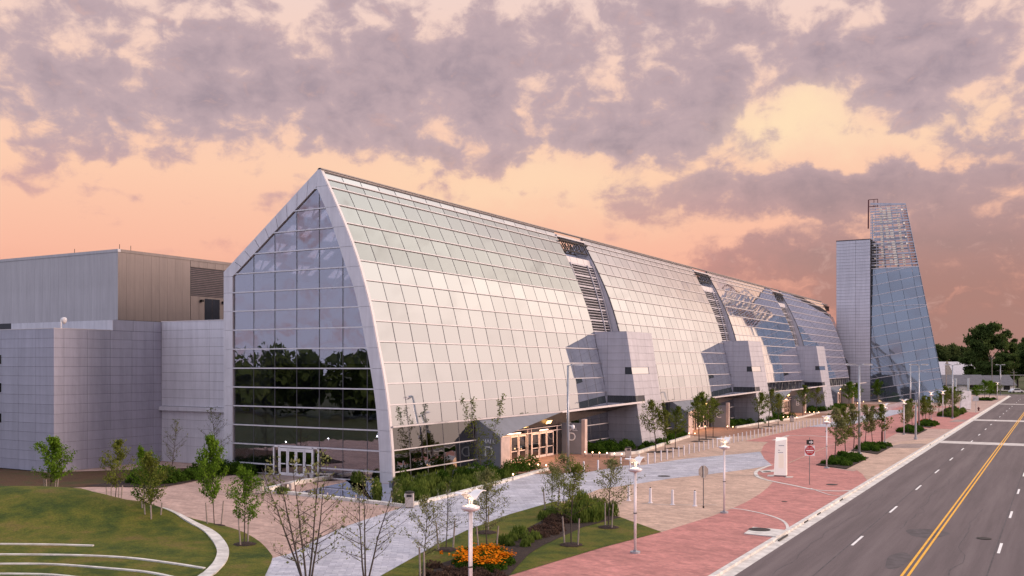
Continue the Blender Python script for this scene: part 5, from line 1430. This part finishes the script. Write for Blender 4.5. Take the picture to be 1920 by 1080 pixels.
for grp, l in (('along the hall D entrance apron and pond edge', gl), ('along the bed kerb right of the hall D entrance', gl2), ('beside the hall C entrance', gl3), ('beside the hall B entrance', gl4), ('beside the hall A entrance', gl5)):
    for gi_, (px, py) in enumerate(l):
        t = gp_ if first else copy_tree(gp_); first = False
        t.location = G(px, py)+(.02,); t['label'] = 'glowing globe light, %s from left %s' % (nth(gi_+1), grp); t['group'] = 'globe lights '+grp
for (px, py, e_) in ((985, 878, 14), (1130, 860, 12), (1300, 815, 14), (1372, 806, 10), (1482, 788, 14), (1524, 778, 12)):
    ld = bpy.data.lights.new('globe_glow', 'POINT'); ld.energy = e_; ld.color = (1, .5, .25); ld.shadow_soft_size = .5
    lo = bpy.data.objects.new('globe_glow', ld); COL.objects.link(lo); lo.location = G(px, py)+(.55,)

# bins, benches, small posts
def bin_(px, py, lab):
    x, y = G(px, py); t = thing('litter_bin', lab, 'bin', (x, y, 0), TH)
    k = MB(); k.box(-.27, .27, -.27, .27, .06, .98); k.build('body', M['bin_stone'], t, local=True)
    MB().box(-.24, .24, -.24, .24, 0, .06).build('foot', M['iron'], t, local=True)
    MB().lathe(0, 0, [(.33, .98), (.33, 1.03), (.22, 1.10), (.04, 1.13)], 16).build('lid', M['iron'], t, local=True)
    MB().box(-.17, .17, -.285, -.268, .74, .90).build('opening', M['steel_dark'], t, local=True)
    MB().box(-.34, -.28, -.12, .10, .72, .92).build('side_tray', M['sign_white'], t, local=True)
bin_(768, 952, 'pale stone litter bin at the pond corner by the grey path')
bin_(487, 926, 'pale stone litter bin left of the pond near the gable doors')
bin_(1178, 858, 'litter bin in the bed beside the first pod')
bin_(1485, 791, 'litter bin by the bed kerb before the hall B doors')
def bench(px, py, L, lab, rot):
    x, y = G(px, py); t = thing('bench', lab, 'bench', (x, y, 0), rot)
    MB().box(-L/2, L/2, -.25, .25, .40, .48).build('seat', M['bin_stone'], t, local=True)
    for s_ in (-1, 1): MB().box(s_*L/2*.8-.12, s_*L/2*.8+.12, -.2, .2, 0, .40).build('leg', M['bin_stone'], t, local=True)
bench(597, 898, 2.6, 'longer stone bench behind the pond wall', .25); bench(540, 917, .75, 'short stone bench on the pond terrace', .2)
for (px, py, lb) in ((498, 891, 'slim grey post at the gable door terrace'), (453, 927, 'short rusty post at the left end of the pond kerb'), (667, 941, 'small rusty wire post on the pond rim'), (614, 936, 'small rusty wire post left on the pond rim')):
    x, y = G(px, py); hh = {498: .95, 453: .5, 667: .45, 614: .4}[px]
    o = MB().lathe(0, 0, [(.05, 0), (.05, hh), (.03, hh+.03)], 8).build('post', M['pole_grey'] if px == 498 else M['bin_stone']); o.location = (x, y, .03); tag(o, lb, 'post')

# ------------------------------------------------------------------ signs
def octagon(r_, z, n=8, off=math.pi/8): return [(r_*math.cos(off+2*math.pi*i/n), 0, z+r_*math.sin(off+2*math.pi*i/n)) for i in range(n)]
x, y = G(1319, 952.5); t = thing('stop_sign', 'back of an octagonal grey sign on a thin post in the tan paving', 'sign', (x, y, 0), TH+.45)
MB().tube((0, 0, 0), (0, 0, 2.75), .035, n=8).build('post', M['sign_back'], t, local=True)
MB().prism(octagon(.42, 2.42), (0, .01, 0)).build('plate', M['sign_back'], t, local=True)
MB().box(-.03, .03, -.05, -.002, 2.0, 2.84).build('bracket', M['pole_grey'], t, local=True)
MB().tube((0, 0, 0), (0, 0, .12), .06, n=8).build('socket', M['iron'], t, local=True)
x, y = G(1518, 909); t = thing('do_not_enter_sign', 'red and white DO NOT ENTER sign with a ONE WAY arrow plate above', 'sign', (x, y, 0), TH)
MB().tube((0, 0, 0), (0, 0, 3.75), .035, n=8).build('post', M['sign_back'], t, local=True)
MB().box(-.40, .40, -.06, -.045, 2.30, 3.10).build('plate', M['sign_white'], t, local=True)
MB().prism([(.375*math.cos(i*math.pi/16), -.062, 2.72+.375*math.sin(i*math.pi/16)) for i in range(32)], (0, -.004, 0)).build('disc', M['sign_red'], t, local=True)
MB().box(-.30, .30, -.074, -.068, 2.67, 2.77).build('bar', M['sign_white'], t, local=True)
def stext(s_, size, z, m, xo=0, yo=-.069, sx=1, par=None):
    o = text('lettering', s_, size, (0, 0, 0), (math.pi/2, 0, 0), m, par, depth=.004, sx=sx); o.location = (xo, yo, z); return o
stext('DO NOT', .155, 2.86, 'sign_white', par=t); stext('ENTER', .155, 2.50, 'sign_white', par=t)
ow = MB().box(-.28, .28, -.07, -.055, 3.20, 3.56).build('one_way_plate', M['sign_black'], t, local=True); ow.rotation_euler = (0, 0, .1)
MB().prism([(-.24, -.073, 3.31), (.10, -.073, 3.31), (.10, -.073, 3.24), (.25, -.073, 3.38), (.10, -.073, 3.52), (.10, -.073, 3.45), (-.24, -.073, 3.45)], (0, -.004, 0)).build('arrow', M['sign_white'], t, local=True)
stext('ONE WAY', .085, 3.35, 'sign_black', xo=-.05, yo=-.080, par=t)
# glowing pylon
x, y = G(1464, 893); t = thing('pylon_sign', 'tall white pylon sign with a slanted top and glowing lower panel', 'sign', (x, y, 0), TH-.35)
MB().box(-.50, .46, -.30, .30, 0, .12).build('plinth', M['sign_back'], t, local=True)
k = MB(); k.v = [(-.55, -.36, .12), (.50, -.36, .12), (.50, .36, .12), (-.55, .36, .12), (-.42, -.30, 2.98), (.50, -.30, 3.16), (.50, .30, 3.30), (-.42, .30, 3.30)]
k.f = [(0, 1, 5, 4), (1, 2, 6, 5), (2, 3, 7, 6), (3, 0, 4, 7), (4, 5, 6, 7), (3, 2, 1, 0)]; k.build('body', emis('pylon_white', (1.0, .93, .93), .3), t, local=True)
em = emis('pylon_glow', (1.0, .84, .66), .28); mt = em.node_tree; nn = NB(mt)
MB().prism([(-.16, -.372, .75), (.26, -.372, .75), (.26, -.345, 1.95), (-.16, -.345, 1.95)], (0, -.006, 0)).build('glow_panel', em, t, local=True)
for z_, x0, x1 in ((2.62, -.16, .30), (2.22, -.2, -.06), (2.02, -.2, .22)): MB().box(x0, x1, -.345, -.328, z_, z_+.05).build('small_print', M['pole_grey'], t, local=True)
o = sheet('concrete_pad', GP([(1424, 883), (1452, 881), (1456, 885), (1430, 887)]), .036, 'concrete_light'); x, y = G(1438, 884)
for px_, py_, r_ in ((1438, 884, .35),): cover(px_, py_, r_, 'dark oval cover in the pale pad left of the pylon sign', .03)
o = sheet('concrete_pad', GP([(1440, 891), (1452, 891), (1450, 894), (1438, 894)]), .036, 'concrete_light'); sheet('concrete_pad', GP([(1474, 894), (1488, 894), (1486, 896), (1472, 896)]), .036, 'concrete_light')
# far white panel sign, small signs, hydrant
x, y = G(1812, 768); t = thing('panel_sign', 'large blank white panel sign between the grass planter and the last planter', 'sign', (x, y, 0), TH)
MB().prism([(-1.25, 0, .1), (1.0, 0, .1), (1.05, 0, 3.9), (-.75, 0, 4.1)], (0, .5, 0)).build('panel', M['sign_white'], t, local=True); MB().box(-1, .8, .05, .4, 0, .1).build('foot', M['sign_back'], t, local=True)
x, y = G(1830, 774); t = thing('street_sign', 'small blue grey sign on a post right of the white panel', 'sign', (x, y, 0), TH)
MB().tube((0, 0, 0), (0, 0, 3.3), .05, n=6).build('post', M['pole_grey'], t, local=True); MB().box(-.7, .5, -.07, -.03, 2.3, 3.3).build('plate', M['head_grey'], t, local=True)
x, y = G(1835, 770.5); t = thing('fire_hydrant', 'dark red fire hydrant on the far pavement', 'hydrant', (x, y, 0))
MB().lathe(0, 0, [(.2, 0), (.16, .08), (.14, .6), (.17, .62), (.13, .78), (.04, .86)], 12).build('barrel', M['hydrant'], t, local=True); MB().tube((-.25, 0, .5), (.25, 0, .5), .08, n=8).build('outlets', M['hydrant'], t, local=True)

# ------------------------------------------------------------------ background
def at(px, dist_, z=0):
    a = (px-CX)/F; return ((VX+a*RX)*dist_, (VY+a*RY)*dist_, z)
def zh(py, dist_): return H+(HY-py)/F*dist_
D1 = 352
def house(name, label, px0, px1, base, eave, ridge, dist_, wallm, roofm, depth, win=()):
    a = Vector(at(px0, dist_)); c = Vector(at(px1, dist_)); t = thing(name, label, 'building', a)
    u = (c-a).normalized(); v = Vector((-u.y, u.x, 0)); L = (c-a).length; ze, zr = zh(eave, dist_), zh(ridge, dist_)
    P_ = lambda s_, dpt, z: a+u*s_+v*dpt+Vector((0, 0, z))
    MB().prism([P_(0, 0, 0), P_(L, 0, 0), P_(L, depth, 0), P_(0, depth, 0)], (0, 0, ze)).build('wall', M[wallm], t)
    MB().prism([P_(-.5, -.8, ze-.1), P_(-.5, depth+.8, ze-.1), P_(-.5, depth/2, zr)], u*(L+1)).build('roof', M[roofm], t)
    for s0, s1, z0, z1_ in win:
        MB().prism([P_(s0*L, -.05, z0), P_(s1*L, -.05, z0), P_(s1*L, -.05, z1_), P_(s0*L, -.05, z1_)], v*.04).build('window', M['window_dark'], t)
    return t, P_, L
t, P_, L = house('low_house', 'long low white house with a dark grey roof and white posts beyond the crossing', 1762, 1852, 737, 721, 703, 350, 'wall_white', 'roof_grey', 12, [(.05, .12, .6, 2.0), (.3, .36, .6, 2.0), (.62, .72, .5, 2.0), (.8, .9, .6, 2)])
for s_ in (.30, .56): MB().beam(P_(L*s_, -1.2, 0), P_(L*s_, -1.2, 4.6), .7, .7).build('chimney', M['wall_white'], t)
t, P_, L = house('low_house', 'dark roofed shopfront at the right end of the crossing', 1856, 1903, 735, 722, 704, 352, 'wall_white', 'roof_grey', 10, [(.05, .3, .3, 2.2), (.55, .8, .3, 2.2)])
house('pale_roof_house', 'house with a large pale roof showing between the tower and the big tree', 1762, 1838, 720, 704, 678, 420, 'wall_white', 'roof_pale', 18)
a = Vector(at(1772, 405)); t = thing('gable_house', 'narrow gable in a peach-lit colour left of the pale roof', 'building', a)
MB().prism([a, a+Vector((3.2, 0, 0)), a+Vector((3.2, 0, 4.5)), a+Vector((.6, 0, 11)), a+Vector((0, 0, 10))], (0, 4, 0)).build('wall', M['wall_peach_lit'], t)
# parked car
x, y = G(1905, 737); t = thing('parked_car', 'white car parked at the far end of the street', 'car', (x, y, 0), .6)
body = [(-2.2, .35), (-2.25, .8), (-1.7, .95), (-1.1, 1.5), (.7, 1.52), (1.4, .98), (2.2, .85), (2.3, .4)]
MB().prism([(u, -.9, z) for u, z in body], (0, 1.8, 0)).build('body', M['car_white'], t, local=True)
MB().prism([(-1.45, -.92, .98), (-1.02, -.92, 1.42), (.62, -.92, 1.44), (1.15, -.92, .98)], (0, 1.84, 0)).build('window', M['car_dark'], t, local=True)
for sx in (-1.4, 1.45):
    for sy in (-.92, .92): MB().tube((sx, sy-.1, .34), (sx, sy+.1, .34), .34, n=12).build('wheel', M['tyre'], t, local=True)
# utility poles, wires
for i, (px, top, d_, lb) in enumerate([(1774, 690, 300, 'slim white pole left of the pale roof'), (1860, 668, 335, 'brown utility pole in front of the big tree'), (1875, 692, 330, 'short utility pole right of the brown one'), (1901, 695, 330, 'utility pole at the right edge')]):
    a = at(px, d_); t = thing('utility_pole', lb, 'pole', a)
    MB().tube((0, 0, 0), (0, 0, zh(top, d_)), .16, .11, 8).build('pole', M['stake'], t, local=True)
    if i: MB().beam((-1.0, 0, zh(top, d_)-.6), (1.0, 0, zh(top, d_)-.6), .12, .12).build('crossarm', M['stake'], t, local=True)
k = MB(); a = Vector(at(1875, 331)); c = Vector(at(1990, 331)); k.beam(a+Vector((0, 0, zh(703.5, 331))), c+Vector((0, 0, zh(703, 331))), .22, .22); o = k.build('signal_arm', M['pole_grey']); tag(o, 'long grey signal arm across the far crossing', 'signal')
MB
def big_tree(seed, n, lsz, m):
    rs = np.random.RandomState(seed); C = []
    lobes = []
    for i in range(46):
        z = rs.uniform(.24, .93); rz = .46*math.sin(math.pi*min(1, max(0, (z-.08)/.98)))**.6; a = rs.uniform(0, 6.28); q_ = rz*rs.uniform(.35, .85)
        lobes.append((np.array([q_*math.cos(a), q_*math.sin(a), z]), rs.uniform(.07, .14)))
    for c, rr in lobes:
        k_ = int(n*rr*rr*2.2); a = rs.normal(size=(k_, 3)); a /= np.linalg.norm(a, axis=1)[:, None]; a *= (rs.rand(k_)**.33)[:, None]*rr*(1+.22*rs.normal(size=k_))[:, None]
        C.append(c+a*np.array([1, 1, .62]))
    C = np.concatenate(C); C[:, 2] = np.maximum(C[:, 2], .10)
    lm = quads_mesh('crown', C, lsz*(.6+.8*rs.rand(len(C))), m, rs)
    k = MB(); k.tube((0, 0, 0), (0, 0, .4), .028, .02, 8)
    for i in range(9):
        a = i*2.4; k.tube((0, 0, .18+.03*i), (math.cos(a)*.28, math.sin(a)*.28, .42+.04*i), .012, .004, 5)
    return k.mesh('trunk', M['bark']), lm
BT = [big_tree(i, 11000, .026, 'leaf_dark') for i in range(3)]
BF = [big_tree(i+5, 5000, .036, 'leaf_far') for i in range(2)]
def btree(px, d_, top, wpx, v, lb, far=False, group=None):
    a = at(px, d_); hgt = zh(top, d_); w_ = wpx*d_/F
    t = thing('broad_tree', lb, 'tree', a, 0, group)
    for nm, me in zip(('trunk', 'crown'), (BF if far else BT)[v]):
        o = add(nm, me, t); o.scale = (w_*.95, w_*.95, hgt); o.rotation_euler = (0, 0, px*.7)
btree(1858, 395, 604, 104, 0, 'tallest dark broad tree behind the low white houses')
btree(1826, 410, 648, 70, 1, 'mid green tree left of the tallest one, above the pale roof')
btree(1908, 400, 630, 80, 2, 'dark broad tree at the right edge of the picture')
btree(1882, 375, 660, 70, 1, 'dark tree directly behind the shopfront')
btree(1850, 378, 676, 60, 2, 'low dark tree under the tallest one')
btree(1940, 380, 640, 90, 0, 'dark broad tree cut by the right edge of the picture')
for i, (px, tp, w_) in enumerate([(1752, 644, 60), (1780, 643, 56), (1804, 648, 60), (1728, 650, 60), (1700, 652, 60)]):
    btree(px, 500+12*i, tp, w_, i % 2, ['second left hazy tree of the distant tree line', 'hazy tree above the peach-lit gable in the distant tree line', 'hazy tree at the right end of the distant tree line', 'hazy tree behind the tower foot', 'hazy tree hidden behind the tower'][i], True, 'distant tree line beyond the tower')
# woods around (also what the glass mirrors): far side of the road and behind the photographer
def wood(name, label, pts, hgt, m, seed, n=110, jit=4.0):
    rs = np.random.RandomState(seed); C = []
    for (x, y, s_) in pts:
        k_ = int(n*s_); a = rs.normal(size=(k_, 3)); a /= np.linalg.norm(a, axis=1)[:, None]; a *= (rs.rand(k_)**.35)[:, None]
        C.append(np.array([x, y, hgt*s_*.5])+a*np.array([jit, jit, hgt*s_*.5]))
    C = np.concatenate(C); C[:, 2] = np.maximum(C[:, 2], .1); me = quads_mesh(name, C, 1.1, m, rs); o = add(name, me); tag(o, label, 'woods', None, 'stuff')
rw = random.Random(2)
wood('woodland', 'dark woods on the unseen side behind the lawn, mirrored in the gable glass', [(x+rw.gauss(0, 2), -22+rw.gauss(0, 3), rw.uniform(.72, 1.12)) for x in range(-230, -60, 4)], 12.5, 'leaf_dark', 1, 330)
wood('woodland', 'row of trees across the road, mirrored in the low glazing', [(34+rw.gauss(0, 3), y, rw.uniform(.5, 1.1)) for y in range(60, 330, 6)], 8.0, 'leaf_dark', 2, 240)
wood('woodland', 'low distant woods along the horizon beyond the street', [(x+rw.gauss(0, 3), 640+rw.gauss(0, 8), rw.uniform(.7, 1.1)) for x in range(-420, 260, 9)], 15, 'leaf_far', 3, 150, 8)
